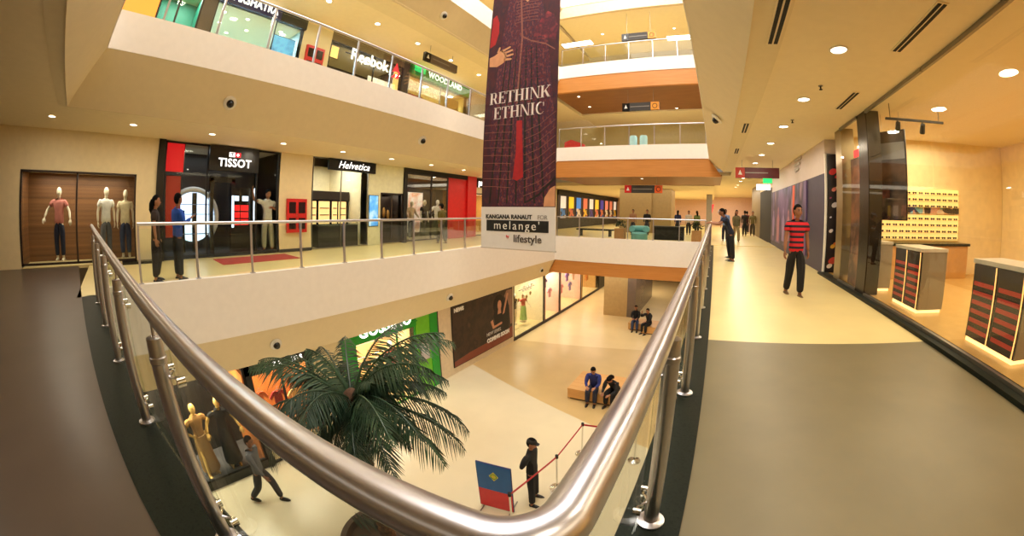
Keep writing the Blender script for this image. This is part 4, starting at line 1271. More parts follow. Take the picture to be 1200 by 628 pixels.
person('seated person in black with long hair on the farther bench, left one', (-3.72, 18.25, ZG + .03), PI + .1, sit(lean=.15, nod=.1), top=BLK, legs=JEAN, sleeves='long', long_hair=True, female=True)
person('seated person in black with an arm raised to the face, farther bench', (-2.95, 17.95, ZG + .03), PI - .5, sit(lean=.25, nod=.1, ra=(V(.2, .8, -.3), V(-.4, .3, 1))), top=BLK, legs=BLK, sleeves='long', skin=SKIN2)

# ------------------------------------------------------------------ mannequins and the printed figure
def mannequin(label, loc, rz, pose, body, top=None, legs=None, s=1.05, base=True, **kw):
    t = thing('mannequin', label, 'mannequin', loc, rz)
    figure(t, pose, body, top=top, legs=legs, shoes=None, hair=None, mono=body, face=False, s=s, **kw)
    if base:
        part('base_plate', MB().lathe((0, -.03, -.02), [(0, 0), (.19, 0), (.19, .015), (0, .015)], 24), CHROME, t)
    return t
GOLD = mat('golden_skin', (240, 196, 112), 0.35, 0.15, var=0.03)
IVORY = mat('ivory_mannequin', (228, 216, 190), 0.35, var=0.02)
MANW = mat('white_mannequin', (236, 234, 230), 0.3, var=0.0)
hips = dict(la=(V(-.75, -.1, -.8), V(.75, .25, -.7)), ra=(V(.75, -.1, -.8), V(-.75, .25, -.7)), rl=(V(.12, .25, -1), V(.12, .1, -1)))
wide = dict(la=(V(-.6, .1, -.9), V(-.25, .5, -.7)), ra=(V(.7, .0, -.7), V(.2, .6, -.8)))
mannequin('golden mannequin with hands on hips in a long gold dress, ground floor window', (-9.0, .95, ZG + .12), -PI / 2 + .3, hips, GOLD, cloth('gold_dress', (176, 128, 70)), cloth('gold_skirt', (160, 120, 66)), female=True, skirt=True, sleeves='none')
mannequin('golden mannequin with spread arms in a black dress, ground floor window', (-9.0, 1.6, ZG + .12), -PI / 2 - .1, wide, GOLD, BLK, BLK, female=True, skirt=True, sleeves='none')
mannequin('golden mannequin in a dark suit deeper along the black ground floor window', (-9.3, -.6, ZG + .12), -PI / 2, stand(), GOLD, BLK, BLK, sleeves='long')
mannequin('ivory mannequin in a cream top and blue jeans before brown slats', (-12.55, .15, .12), -PI / 2, stand(.2), IVORY, cloth('cream_top', (222, 206, 170)), JEAN, s=.99)
mannequin('ivory mannequin in a white shirt and grey jeans before brown slats', (-12.6, -.45, .12), -PI / 2 + .3, stand(.25), IVORY, cloth('white_shirt', (226, 222, 214)), GRAYC, s=1.02)
mannequin('ivory mannequin in a floral blouse before brown slats, far end of the window', (-12.6, -1.9, .12), -PI / 2 - .2, wide, IVORY, cloth('rose_top', (196, 120, 110)), DKB, s=1.0)
mannequin('pale mannequin in a beige jacket in the brown shop window, nearest the dark pillar', (-12.55, 11.75, .05), -PI / 2 + .2, wide, IVORY, cloth('beige_jacket', (206, 180, 150)), BLK, s=1.0, sleeves='long')
mannequin('pale mannequin in a black dress in the brown shop window, by the bright picture', (-12.6, 12.65, .05), -PI / 2, stand(.2), IVORY, BLK, BLK, s=1.04, female=True, skirt=True)
mannequin('white mannequin in a white shirt and dark trousers beside the red wall', (-12.4, 13.35, .05), -PI / 2 - .2, wide, MANW, cloth('pure_white', (240, 238, 236)), cloth('deep_green', (44, 56, 46)), s=1.06, sleeves='long')
t = thing('window_figure', 'life-size man figure in white shirt, one arm raised, in the watch shop window', 'display figure', (-12.2, 4.78, 0.06), -PI / 2)
figure(t, dict(la=(V(-.5, .25, -.9), V(.75, .3, .25)), ra=(V(.75, .1, .1), V(.2, .1, 1)), ll=(V(-.08, 0, -1), V(-.03, 0, -1)), rl=(V(.08, 0, -1), V(.03, 0, -1)), nod=.2, yaw=.3), SKIN2, top=cloth('off_white', (214, 212, 200)), legs=cloth('stone', (186, 184, 160)), sleeves='short', s=1.1)

# ------------------------------------------------------------------ the palm in its planter
PX, PY, PZ = -4.14, 2.56, -1.10
pt = thing('potted_palm', 'tall dark green palm rising from the ground floor before the green shop', 'palm tree', (PX, PY, ZG))
part('planter', MB().lathe((0, 0, 0), [(0, 0), (0.62, 0), (0.78, 0.7), (0.84, 0.75), (0.84, 0.82), (0.74, 0.82), (0.70, 0.7), (0, 0.68)], 36), mat('planter_brown', (74, 56, 42), 0.6), pt)
tk = []
for k in range(26):
    z = 0.66 + (PZ - ZG - 0.66) * k / 25
    tk += [(0.115 - 0.03 * k / 25, z), (0.135 - 0.03 * k / 25, z + 0.06)]
part('trunk', MB().lathe((0, 0, 0), tk, 20), mat('palm_bark', (92, 66, 44), 0.9, var=0.25, scale=12), pt)
part('crown_fibre', MB().ball((0, 0, PZ - ZG - 0.05), (0.17, 0.17, 0.26), 16), mat('palm_fibre', (86, 58, 40), 0.9, var=0.3, scale=20), pt, 'reddish brown fibre at the base of the fronds')
LEAF = mat('palm_leaf', (34, 58, 40), 0.45, var=0.35, scale=4)
LEAF2 = mat('palm_leaf_young', (50, 76, 50), 0.45, var=0.3, scale=4)
rnd = random.Random(11)
def frond(az, el, L, droop, m):
    L *= 0.86
    d = V(math.cos(az), math.sin(az), 0)
    pts = []
    p = V(0, 0, PZ - ZG)
    a = el
    n = 15
    for k in range(n + 1):
        pts.append(p.copy())
        p = p + (d * math.cos(a) + V(0, 0, math.sin(a))) * (L / n)
        a -= droop / n * (0.4 + 1.4 * k / n)
    mb = MB().tube(pts, [0.018 * (1 - .8 * k / n) + .003 for k in range(n + 1)], 6)
    sd = V(-d.y, d.x, 0)
    N = 46
    for k in range(4, N):
        t = k / N * n
        i = min(n - 1, int(t))
        q = pts[i].lerp(pts[i + 1], t - i)
        dr = (pts[i + 1] - pts[i]).normalized()
        up = sd.cross(dr).normalized()
        ln = L * .21 * rnd.uniform(.75, 1.15) * math.sin(PI * min(1, .18 + .82 * k / N)) ** .7 + .05
        for s in (-1, 1):
            o = (dr * (.75 + rnd.uniform(-.1, .1)) + sd * s * .75 - V(0, 0, .25 + rnd.uniform(0, .35)) + up * .15).normalized()
            tip = q + o * ln - V(0, 0, ln * rnd.uniform(.1, .45))
            mid = q + o * ln * .5
            w = dr * .013
            mb.add([q - w * .6, mid - w, tip, mid + w, q + w * .6], [(0, 1, 2, 3, 4)])
    return part('frond', mb, m, pt)
k = 0
for az, el, L, dr in ((15, 1.0, 1.9, 1.3), (38, 1.1, 2.1, 1.2), (62, .95, 2.2, 1.5), (85, 1.2, 1.7, 1.2), (205, .6, 2.1, 1.1), (225, .75, 1.9, 1.2), (185, .45, 2.1, .9), (340, .7, 2.0, 1.5), (0, .35, 2.1, 1.4)):
    frond(math.radians(az), el, L, dr, LEAF2)
for ring, (cnt, el, L, dr) in enumerate(((2, 1.1, 1.3, 1.2), (9, .7, 1.85, 1.5), (12, .3, 1.9, 1.5), (12, -.15, 1.5, 1.3), (9, -.6, 1.1, .9))):
    for j in range(cnt):
        az = 2 * PI * j / cnt + ring * .37 + rnd.uniform(-.3, .3)
        frond(az, el + rnd.uniform(-.12, .12), L * rnd.uniform(.75, 1.12), dr * rnd.uniform(.7, 1.2), LEAF2 if ring < 1 else LEAF)
fern = MB()
for j in range(90):
    a = rnd.uniform(0, 2 * PI)
    r = rnd.uniform(.2, .66)
    b = V(r * math.cos(a), r * math.sin(a), .68)
    o = V(math.cos(a + rnd.uniform(-.5, .5)), math.sin(a + rnd.uniform(-.5, .5)), rnd.uniform(.5, 1.4)).normalized()
    l = rnd.uniform(.25, .5)
    w = o.cross(V(0, 0, 1)).normalized() * .03
    fern.add([b, b + o * l * .5 + w, b + o * l - V(0, 0, .1), b + o * l * .5 - w], [(0, 1, 2, 3)])
part('underplanting', fern, LEAF, pt)

# ------------------------------------------------------------------ ground floor furniture
BW1 = wood_mat('bench_wood', (204, 152, 90), (216, 168, 106), 2.0)
def bench(label, x0, y0, x1, y1, h=0.40):
    t = thing('wooden_bench', label, 'bench', ((x0 + x1) / 2, (y0 + y1) / 2, ZG))
    w, d = (x1 - x0) / 2, (y1 - y0) / 2
    part('plinth', MB().cube((-w + .06, -d + .06, 0), (w - .06, d - .06, .06)), DKBROWN, t)
    part('base', MB().cube((-w, -d, .06), (w, d, h - .05)), BW1, t)
    n = 6
    m = MB()
    for k in range(n):
        m.cube((-w - .01, -d - .01 + (2 * d + .02) * k / n + .004, h - .05), (w + .01, -d - .01 + (2 * d + .02) * (k + 1) / n - .004, h))
    part('seat', m, BW1, t)
    return t
bench('large square wooden bench block on the ground floor, two people on its front edge', -4.15, 10.15, -2.3, 11.6)
bench('farther wooden bench on the ground floor, with two people in black', -4.05, 18.0, -3.3, 18.9)
bench('low wooden bench in front right of the farther seated pair', -3.25, 17.6, -2.55, 18.8)
sg = thing('sign_stand', 'blue and red advertising board on a metal stand near the guard', 'sign stand', (-3.5, 4.85, ZG), .15)
part('board', MB().cube((-.37, -.015, .04), (.37, .015, 1.26)), NAVY, sg)
part('blue_field', MB().cube((-.36, -.02, .56), (.36, -.015, 1.25)), mat('board_blue', (24, 96, 168), 0.4), sg)
part('red_field', MB().cube((-.36, -.02, .05), (.36, -.015, .56)), mat('board_red', (206, 48, 54), 0.4), sg)
part('emblem', MB().prism([(0, -.02, 1.08), (.1, -.02, .96), (0, -.02, .84), (-.1, -.02, .96)], (0, -.004, 0), (0, 0, 0)), mat('board_yellow', (222, 200, 60), 0.4), sg, 'yellow diamond emblem')
part('emblem_ring', MB().tube([(.06 * math.cos(a), -.025, .96 + .06 * math.sin(a)) for a in [2 * PI * i / 16 for i in range(17)]], .008, 6), GREEN, sg)
for sx in (-.3, .3):
    part('stand_foot', MB().cyl((sx, -.25, .015), (sx, .35, .015), .014).cyl((sx, 0, .015), (sx, 0, .06), .014), ALU, sg)
def stanchion(label, x, y, hgt=.98):
    t = thing('rope_stanchion', label, 'stanchion', (x, y, ZG), 0, None)
    part('base_plate', MB().lathe((0, 0, 0), [(0, 0), (.16, 0), (.16, .015), (.05, .04), (.02, .05)], 24), CHROME, t)
    part('pole', MB().cyl((0, 0, .03), (0, 0, hgt - .06), .02), CHROME, t)
    part('belt_head', MB().cyl((0, 0, hgt - .08), (0, 0, hgt), .035), BLACKM, t)
ST = [(-2.98, 4.55), (-2.70, 6.04), (-2.66, 7.49), (-1.35, 7.65)]
for (x, y), l in zip(ST, ('polished stanchion closest to the blue and red board', 'polished stanchion just behind the guard', 'polished stanchion where the red belt turns a corner', 'polished stanchion at the belt end under our walkway')):
    stanchion(l, x, y)
for i in range(3):
    a, b = V(*ST[i], ZG + .93), V(*ST[i + 1], ZG + .93)
    d = (b - a).normalized()
    n = V(-d.y, d.x, 0) * .004
    m = MB().prism([a + d * .035 + n, b - d * .035 + n, b - d * .035 - n, a + d * .035 - n], (0, 0, -.025), (0, 0, .025))
    solo('barrier_belt', m, mat('belt_red', (178, 40, 52), 0.6), ('red barrier belt running past the guard', 'red barrier belt between the middle stanchions', 'red barrier belt turning off beneath our walkway')[i], 'barrier belt')
sp = thing('spiky_plant', 'small blue-grey spiky plant on the floor by the guard', 'plant', (-2.5, 5.62, ZG))
part('pot', MB().lathe((0, 0, 0), [(0, 0), (.1, 0), (.13, .12), (.11, .12), (0, .1)], 20), LGREY, sp)
m = MB()
for j in range(34):
    a = rnd.uniform(0, 2 * PI)
    o = V(math.cos(a), math.sin(a), rnd.uniform(.15, 1.2)).normalized() * rnd.uniform(.18, .3)
    w = V(-math.sin(a), math.cos(a), 0) * .014
    m.add([V(0, 0, .1) - w, V(0, 0, .1) + w, V(0, 0, .1) + o], [(0, 1, 2)])
part('leaf_tuft', m, mat('blue_leaf', (110, 122, 160), 0.5), sp)

# ------------------------------------------------------------------ posters and pictures
def poster(label, name, loc, w, h, rz, m, frame=None, cat='poster', depth=.03, deco=None):
    t = thing(name, label, cat, loc, rz)
    part('backing', MB().cube((-w / 2, -depth, -h / 2), (w / 2, 0, h / 2)), frame or BLACKM, t)
    part('print', MB().cube((-w / 2 + .02, -depth - .006, -h / 2 + .02), (w / 2 - .02, -depth, h / 2 - .02)), m, t)
    return t
# a poster's face looks along its local -y
FE, FW_, FS = PI / 2, -PI / 2, 0.0        # facing +X, -X, -Y
P1 = pattern_mat('dark_picture', [(28, 22, 20), (62, 44, 36), (36, 28, 26), (86, 62, 50)], 2.4, 0.5, 'NOISE')
t = poster('huge dark fashion poster on the ground floor wall, woman among dark figures', 'wall_poster', (XG + .005, 11.87, -3.15), 4.2, 2.36, FE, P1)
m = MB()
def pf(pts, d, k):
    m.prism([(x, -.036, z) for x, z in pts], (0, -d, 0), (0, 0, 0), k)
pf([(-2.07, -1.15), (2.07, -1.15), (2.07, -.62), (1.0, -.8), (-1.2, -.86), (-2.07, -.95)], .003, 1)
pf([(.9, -.7), (.55, .2), (.75, .55), (1.25, .5), (1.6, .9), (1.8, .3), (1.75, -.65)], .004, 2)
ell = lambda cx, cz, rx, rz_: [(cx + rx * math.cos(2 * PI * i / 18), cz + rz_ * math.sin(2 * PI * i / 18)) for i in range(18)]
pf(ell(.98, .62, .42, .42), .005, 2)
pf(ell(1.02, .58, .15, .21), .007, 0)
pf([(.92, .42), (1.12, .42), (1.15, .2), (.86, .2)], .006, 0)
pf([(1.25, .1), (1.4, .14), (1.75, .95), (1.62, 1.0)], .006, 0)
pf([(1.4, .9), (1.6, 1.12), (2.05, 1.1), (2.05, -.5), (1.9, -.5), (1.8, .4)], .003, 3)
pf([(.35, .0), (.5, .05), (.6, -.25), (1.2, -.2), (1.2, -.3), (.5, -.35)], .007, 0)
part('printed_figure', m, [mat('print_skin', (196, 142, 112), .6), mat('print_brick', (128, 66, 50), .6), mat('print_black', (16, 13, 14), .6), mat('print_taupe', (146, 112, 92), .6)], t)
text('COMING SOON', .24, PURE, t, (.9, -.05, -.78), (PI / 2, 0, 0), bold=.01)
text('NEW SERIES', .2, LGREY, t, (.55, -.05, -.5), (PI / 2, 0, 0))
text('NEWS', .2, PURE, t, (-1.7, -.05, 1.0), (PI / 2, 0, 0), bold=.01)
poster('narrow pale notice on the lime pillar of the green shop', 'notice_sheet', (XG + .045, 8.3, -3.1), .42, .75, FE, mat('notice_grey', (196, 190, 196), .5), ALU, 'notice')
poster('tall blue lit poster on the pale pillar beside the bright watch store', 'light_poster', (XS + .005, 9.13, 1.33), .48, 1.2, FE, pattern_mat('blue_screen', [(30, 90, 190), (90, 170, 236), (214, 236, 250)], 2.0, .4, 'NOISE', emit=.7), BLACK)
# shop pictures
poster('bright fashion picture at the back of the brown shop, between the mannequins', 'wall_picture', (XS - 1.2, 12.6, 1.25), 1.0, 1.9, FE, pattern_mat('fashion_print', [(246, 226, 200), (226, 160, 120), (250, 240, 226), (120, 70, 50)], 1.6, .5, 'NOISE', emit=.5), PURE)
poster('warm tan picture panel at the back of the brown shop, nearest the dark pillar', 'wall_picture', (XS - 1.2, 11.4, 1.2), .8, 1.9, FE, pattern_mat('tan_print', [(216, 160, 104), (240, 200, 150), (170, 110, 70)], 1.6, .5, 'NOISE', emit=.4), DKBROWN)
poster('orange and white sports picture under the red triangular emblem', 'wall_picture', (XS - .3, 9.3, 6.1), 1.5, 1.1, FE, pattern_mat('sport_print', [(250, 190, 110), (255, 244, 226), (206, 110, 60)], 1.8, .5, 'NOISE', emit=.9), PURE)
poster('yellow lit picture at the right end of the sports shop', 'wall_picture', (XS - .3, 10.05, 6.5), .35, 1.6, FE, mat('amber_glow', (255, 206, 120), emit=1.2), PURE)
poster('amber picture high at the left end of the sports shop', 'wall_picture', (XS - .3, 6.75, 7.1), .5, .5, FE, mat('amber_glow', (255, 206, 120), emit=1.2), DKBROWN)
poster('mustard picture panel inside the straw-coloured upper shop', 'wall_picture', (XS - .5, 13.9, 6.6), 1.5, .9, FE, mat('mustard_panel', (240, 190, 84), .6, var=.1), DKBROWN)
poster('round blue screen display at the end of the bright upper store', 'light_poster', (XS - .4, 4.7, 6.3), .9, 1.5, FE, pattern_mat('cyan_screen', [(30, 60, 130), (110, 190, 240), (40, 90, 160)], 1.6, .4, 'NOISE', emit=.8), BLACK)
# our side: hoarding prints
VIO = pattern_mat('violet_print', [(58, 52, 84), (120, 96, 150), (44, 40, 70), (170, 130, 150)], 1.1, .5, 'NOISE', (1, 1, .5))
t = poster('long violet picture on the hoarding with pale figures and an orange stripe', 'hoarding_print', (XW - .004, 15.6, 1.42), 7.4, 2.35, FW_, VIO, VIO)
part('orange_stripe', MB().prism([(1.55, -.04, -.9), (1.75, -.04, -.9), (1.95, -.04, 1.15), (1.55, -.04, 1.15)], (0, 0, 0), (0, .004, 0)), mat('stripe_orange', (226, 84, 40), .5), t)
for j in range(3):
    part('text_line', MB().cube((1.9, -.04, 1.95 - .16 * j), (3.0 - .2 * j, -.034, 2.04 - .16 * j)), LGREY, t)
for i, (x, s_) in enumerate(((-2.9, .8), (-1.6, 1.0), (-.3, .9), (.8, .8))):
    m = MB()
    m.prism([(x + a * s_, -.04, b * s_ - .2) for a, b in ((-.3, -.9), (.3, -.9), (.34, .1), (.12, .3), (.1, .34), (.14, .5), (0, .66), (-.14, .5), (-.1, .34), (-.12, .3), (-.34, .1))], (0, 0, 0), (0, .003, 0))
    part('printed_silhouette', m, (mat('sil_lilac', (150, 128, 176), .5), mat('sil_rose', (176, 120, 140), .5))[i % 2], t)
t = poster('tall black panel on the hoarding end with scattered coloured food drawings', 'hoarding_print', (XW + .235, 9.895, 1.57), .37, 3.08, FS, mat('ink_violet', (26, 18, 30), .4), BLACK)
for x, z, r, c in ((-.03, 1.08, .11, (206, 50, 56)), (.07, .95, .05, (206, 50, 56)), (.0, .62, .07, (220, 130, 120)), (.08, .66, .05, (232, 200, 170)), (.02, .22, .09, (214, 206, 214)), (-.09, -.1, .03, (200, 190, 210)), (.11, -.25, .025, (190, 180, 200)), (-.07, -.45, .06, (214, 210, 220)), (.0, -.85, .07, (230, 170, 60)), (.06, -.78, .05, (230, 120, 60)), (.02, -1.22, .12, (196, 70, 60)), (-.06, -1.36, .08, (226, 214, 206)), (.1, 1.25, .04, (130, 120, 140)), (-.1, .4, .03, (160, 60, 110))):
    part('food_drawing', MB().prism([(x + r * math.cos(2 * PI * i / 14), -.037, z + r * .8 * math.sin(2 * PI * i / 14 + .3)) for i in range(14)], (0, -.003, 0), (0, 0, 0)), mat('draw_%d_%d_%d' % c, c, .5), t)
poster('tall display picture behind the glass between the steel columns, red tag on top', 'window_poster', (XW + .2, 7.98, 1.4), .78, 2.7, FW_, pattern_mat('portrait_print', [(40, 26, 24), (150, 96, 70), (64, 40, 36), (190, 140, 110)], 1.5, .4, 'NOISE'), DKBROWN)
solo('red_tag', MB().cube((-.01, -.22, -.08), (.01, .22, .08)), mat('lit_red', (230, 50, 60), emit=1.2), 'glowing red tag above the tall display picture in the glazed shop', 'sign', loc=(XW + .2, 7.98, 2.85))
t = poster('tall hanging dark poster with a pale top inside the glazed shop', 'hanging_poster', (3.62, 7.05, 2.3), .62, 1.7, -PI / 2 + .75, pattern_mat('dusk_print', [(44, 36, 30), (96, 74, 60), (30, 26, 26), (130, 96, 80)], 1.8, .4, 'NOISE'), BLACK)
part('pale_field', MB().cube((-.28, -.04, .3), (.28, -.036, .62)), mat('sky_print', (150, 148, 146), .4), t)
for sx in (-.2, .2):
    part('suspension_wire', MB().cyl((sx, -.015, .85), (sx, -.015, 1.2), .004, n=6), ALU, t)

# ------------------------------------------------------------------ the glazed shop's furniture
def display_case(label, x0, y0, x1, y1, h):
    t = thing('display_case', label, 'display case', ((x0 + x1) / 2, (y0 + y1) / 2, .04))
    w, d = (x1 - x0) / 2, (y1 - y0) / 2
    part('foot_light', MB().cube((-w + .02, -d + .02, 0), (w - .02, d - .02, .05)), mat('warm_foot_light', (255, 206, 130), emit=2.0), t, 'glowing strip at the foot')
    part('carcass', MB().cube((-w + .03, -d, .05), (w, d, h - .05)), mat('case_grey', (150, 140, 120), .35, .3), t)
    part('top_slab', MB().cube((-w, -d - .01, h - .05), (w + .01, d + .01, h)), mat('case_top', (206, 196, 176), .3), t)
    for k in range(2):
        a, b = -d + .02 + k * d, -d + k * d + d - .02
        p = part('front_panel', MB().cube((-w, a, .06), (-w + .03, b, h - .06)), DKBROWN, t)
        m = MB()
        for j in range(6):
            m.cube((-w - .006, a + .03, .14 + j * .11), (-w, b - .03, .19 + j * .11))
        part('red_stripes', m, mat('stripe_red', (196, 60, 52), .5), p)
        part('lit_strip', MB().cube((-w - .01, a - .004, .06), (-w, a + .012, h - .06)), mat('strip_glow', (255, 190, 110), emit=1.2), p)
    return t
display_case('grey display case with red stripes in the glazed shop, nearer the steel column', 3.3, 7.4, 3.82, 8.25, .98)
display_case('grey display case with red stripes in the glazed shop, middle of three', 3.42, 5.55, 3.95, 6.5, 1.0)
display_case('grey display case with red stripes in the glazed shop, closest to the camera', 3.45, 3.2, 3.98, 4.2, 1.0)
cn = thing('black_counter', 'long black counter below the glowing eyewear wall', 'counter', (5.4, 9.05, .04))
part('worktop', MB().cube((-1.5, -.3, .80), (1.6, .3, .86)), BLACK, cn)
part('cabinet_body', MB().cube((-1.45, -.26, .0), (1.55, .3, .80)), mat('honey_wood', (196, 146, 78), .5, var=.12), cn)
sh = thing('eyewear_rack', 'glowing yellow rack of glasses on the back wall of the glazed shop', 'display rack', (5.4, 9.4, 0))
part('back_board', MB().cube((-1.5, -.03, .95), (1.6, 0, 2.25)), mat('rack_glow', (255, 220, 130), emit=.8), sh)
for k in range(8):
    part('glass_shelf', MB().cube((-1.5, -.13, .98 + .16 * k), (1.6, -.03, .99 + .16 * k)), mat('rack_shelf', (230, 190, 110), .3), sh)
part('picture_strip', MB().cube((-1.5, -.05, 1.60), (1.6, -.03, 1.80)), pattern_mat('strip_print', [(120, 180, 200), (206, 150, 110), (60, 50, 46), (220, 200, 170)], 5, .5), sh)
gm = MB()
for s_ in (-1, 1):
    gm.tube([(s_ * .036 + .026 * math.cos(2 * PI * i / 10), 0, .022 * math.sin(2 * PI * i / 10)) for i in range(11)], .006, 5)
    gm.cube((s_ * .036 - .024, -.001, -.018), (s_ * .036 + .024, .001, .018))
    gm.cyl((s_ * .064, 0, .01), (s_ * .066, .09, .008), .004, n=5)
gm.cyl((-.012, 0, .004), (.012, 0, .004), .005, n=5)
gme = gm.mesh('spectacles', BLACKM)
for r in range(8):
    if r in (4,):
        continue
    for c in range(15):
        o = link('spectacles', gme)
        o.location = (4.02 + .2 * c, 9.27, .99 + .16 * r + .026)
        o['label'] = 'pair of dark spectacles on the glowing yellow eyewear rack'
        o['category'] = 'spectacles'
        o['group'] = 'spectacles on the glowing rack'

# ------------------------------------------------------------------ watch shop and watch store interiors
t = thing('round_display', 'round silver arch display with cool lit shelves in the black watch shop', 'display', (XS - .7, 2.35, 0))
ring = [(0, .78 * math.cos(a), 1.12 + .78 * math.sin(a)) for a in [math.radians(v) for v in range(-40, 221, 10)]]
part('arch_ring', MB().tube(ring, .08, 12), mat('silver_ring', (206, 210, 216), .3, .2), t)
part('lit_back', MB().prism([(-.1, .72 * math.cos(2 * PI * i / 28), 1.12 + .72 * math.sin(2 * PI * i / 28)) for i in range(28)], (0, 0, 0), (.03, 0, 0)), GLOWC, t)
part('mullion', MB().cube((-.06, -.05, .1), (.06, .1, 1.8)).cube((-.06, -.62, .1), (.06, -.3, 1.3)), BLACK, t)
for k in range(4):
    part('shelf', MB().cube((-.06, -.7, .62 + .28 * k), (.08, .7, .64 + .28 * k)), mat('shelf_blue', (120, 140, 180), .3), t)
poster('glowing red banner high in the left corner of the black watch shop', 'light_poster', (XS - .35, 1.62, 2.75), .6, .85, FE, mat('lit_crimson', (190, 20, 26), emit=.9), BLACK)
poster('tall dark red panel below the glowing banner in the watch shop', 'wall_picture', (XS - .4, 1.62, 1.4), .5, 1.7, FE, mat('ember_red', (150, 40, 26), emit=.35), BLACK)
t = thing('entrance_portal', 'black framed doorway in the middle of the watch shop front', 'portal', (XS - .5, 3.25, 0))
part('portal_frame', MB().cube((-.1, -.42, 0), (.1, -.3, 2.25)).cube((-.1, .3, 0), (.1, .42, 2.25)).cube((-.1, -.42, 2.12), (.1, .42, 2.3)), BLACK, t)
part('lit_jamb', MB().cube((.1, .32, .8), (.11, .40, 1.75)), GLOWC, t)
t = thing('display_shelf', 'red lit shelf unit beside the doorway of the watch shop', 'shelf', (XS - .8, 4.0, 0))
part('case', MB().cube((-.2, -.35, 0), (.0, .35, 2.0)), BLACK, t)
for k in range(3):
    for j in range(2):
        part('lit_niche', MB().cube((0, -.3 + .31 * j, .85 + .22 * k), (.01, -.02 + .31 * j, 1.03 + .22 * k)), mat('niche_red', (220, 30, 30), emit=1.1), t)
for j in range(2):
    part('spot_panel', MB().cube((0, -.28 + .34 * j, 1.6), (.012, -.06 + .34 * j, 1.75)), GLOWC, t)
t = thing('light_column', 'slim white lit strip near the right edge of the watch shop', 'display', (XS - .6, 4.45, 0))
part('strip', MB().cube((-.03, -.04, .9), (.03, .04, 2.0)), GLOWC, t)
part('stem', MB().cube((-.025, -.03, 0), (.025, .03, .9)), BLACK, t)
solo('entrance_mat', MB().cube((0, 0, 0), (1.2, 2.4, .012)), mat('mat_red', (176, 56, 52), .8), 'pale red entrance mat on the floor before the watch shop', 'mat', loc=(-11.55, 2.7, 0.0))
t = thing('display_cabinet', 'dark framed wall of warm lit watch niches in the bright store', 'display cabinet', (XS - 1.3, 7.6, 0))
part('frame', MB().cube((-.3, -1.2, 0), (-.04, 1.22, 2.05)), BLACK, t)
part('dark_header', MB().cube((-.04, -1.2, 1.72), (.02, 1.22, 2.05)), DKBROWN, t)
part('dark_base', MB().cube((-.04, -1.2, 0), (.04, 1.22, .72)), DKBROWN, t)
for k, (a, b) in enumerate(((-1.05, -.75), (-.62, -.32), (-.2, .3), (.42, .66), (.74, 1.1))):
    q = part('lit_niche', MB().cube((-.04, a, .8), (-.02, b, 1.66)), mat('niche_warm', (255, 214, 140), emit=1.0), t)
    for j in range(3):
        part('watch_tray', MB().cube((-.02, a + .04, .86 + .26 * j), (.02, b - .04, .9 + .26 * j)), mat('tray_brown', (120, 80, 50), .5), q)
t = thing('shop_counter', 'low dark glass counter at the front of the bright watch store', 'counter', (XS - .5, 7.7, 0))
part('body', MB().cube((-.25, -.9, 0), (.2, .9, .8)), CHAR, t)
part('glass_top', MB().cube((-.27, -.92, .8), (.22, .92, .95)), GLASSG, t)
t = thing('display_cabinet', 'dim window cabinet with hanging amber goods beside the pale pillar', 'display cabinet', (XS - .7, 10.1, 0))
part('case', MB().cube((-.3, -.5, 0), (0, .5, 1.9)), DKBROWN, t)
for k in range(4):
    part('hung_goods', MB().ball((.05, -.35 + .23 * k, 1.25 - .1 * (k % 2)), (.06, .08, .22), 10), mat('amber_goods', (176, 128, 60), .5, var=.2), t)

# ------------------------------------------------------------------ garments in the shop windows
def garment(label, loc, col, s=1.0, rz=FE, group=None, long=False):
    t = thing('hanging_garment', label, 'garment', loc, rz, group)
    h = .75 if long else .55
    m = MB().prism([(x * s, -.04 * s, z * s) for x, z in ((-.2, -h), (.2, -h), (.19, -.16), (.36, -.34), (.44, -.24), (.24, 0), (.09, .03), (0, -.04), (-.09, .03), (-.24, 0), (-.44, -.24), (-.36, -.34), (-.19, -.16))], (0, 0, 0), (0, .08 * s, 0))
    part('cloth', m, mat('garment_%d_%d_%d' % col, col, .85, var=.08, scale=9), t)
    part('hanger', MB().tube([(-.2 * s, 0, 0), (0, 0, .07 * s), (.2 * s, 0, 0)], .008, 6).tube([(0, 0, .07 * s), (0, 0, .16 * s), (.03, 0, .2 * s), (.05, 0, .17 * s)], .006, 6), ALU, t)
    return t
def clothes_rail(label, loc, L):
    t = thing('clothes_rail', label, 'clothes rail', loc)
    part('bar', MB().cyl((0, -L / 2, 0), (0, L / 2, 0), .015), CHROME, t)
    for s_ in (-1, 1):
        part('leg', MB().cyl((0, s_ * L / 2, 0), (0, s_ * L / 2, ZG - loc[2] + .1), .015), CHROME, t)
clothes_rail('chrome clothes rail in the green shop window', (XG - .6, 6.75, -2.95), 2.0)
for k, (c, n) in enumerate((((206, 60, 70), 'red'), ((60, 54, 60), 'charcoal'), ((240, 232, 220), 'white'), ((90, 70, 110), 'violet'), ((52, 60, 80), 'slate blue'))):
    garment('%s shirt hanging in the green shop window' % n, (XG - .6, 5.85 + .46 * k, -3.09), c, .5, FE)
poster('pale striped picture high in the green shop window', 'wall_picture', (XG - .9, 6.9, -2.45), 1.3, .4, FE, pattern_mat('sale_print', [(250, 220, 190), (214, 90, 80), (250, 240, 230)], 3, .5, 'NOISE'), PURE)
mannequin('white mannequin in a red shirt in the green shop window', (XG - .9, 7.6, ZG + .05), FE + PI, stand(.2), MANW, cloth('poppy', (190, 50, 56)), GRAYC, s=1.0)
for k, (c, n) in enumerate((((214, 100, 44), 'orange'), ((160, 40, 34), 'dark red'), ((240, 190, 120), 'peach'))):
    garment('%s garment in the black framed orange shop' % n, (XG - .5, 2.75 + .52 * k, -2.9 - .1 * k), c, .58, FE)
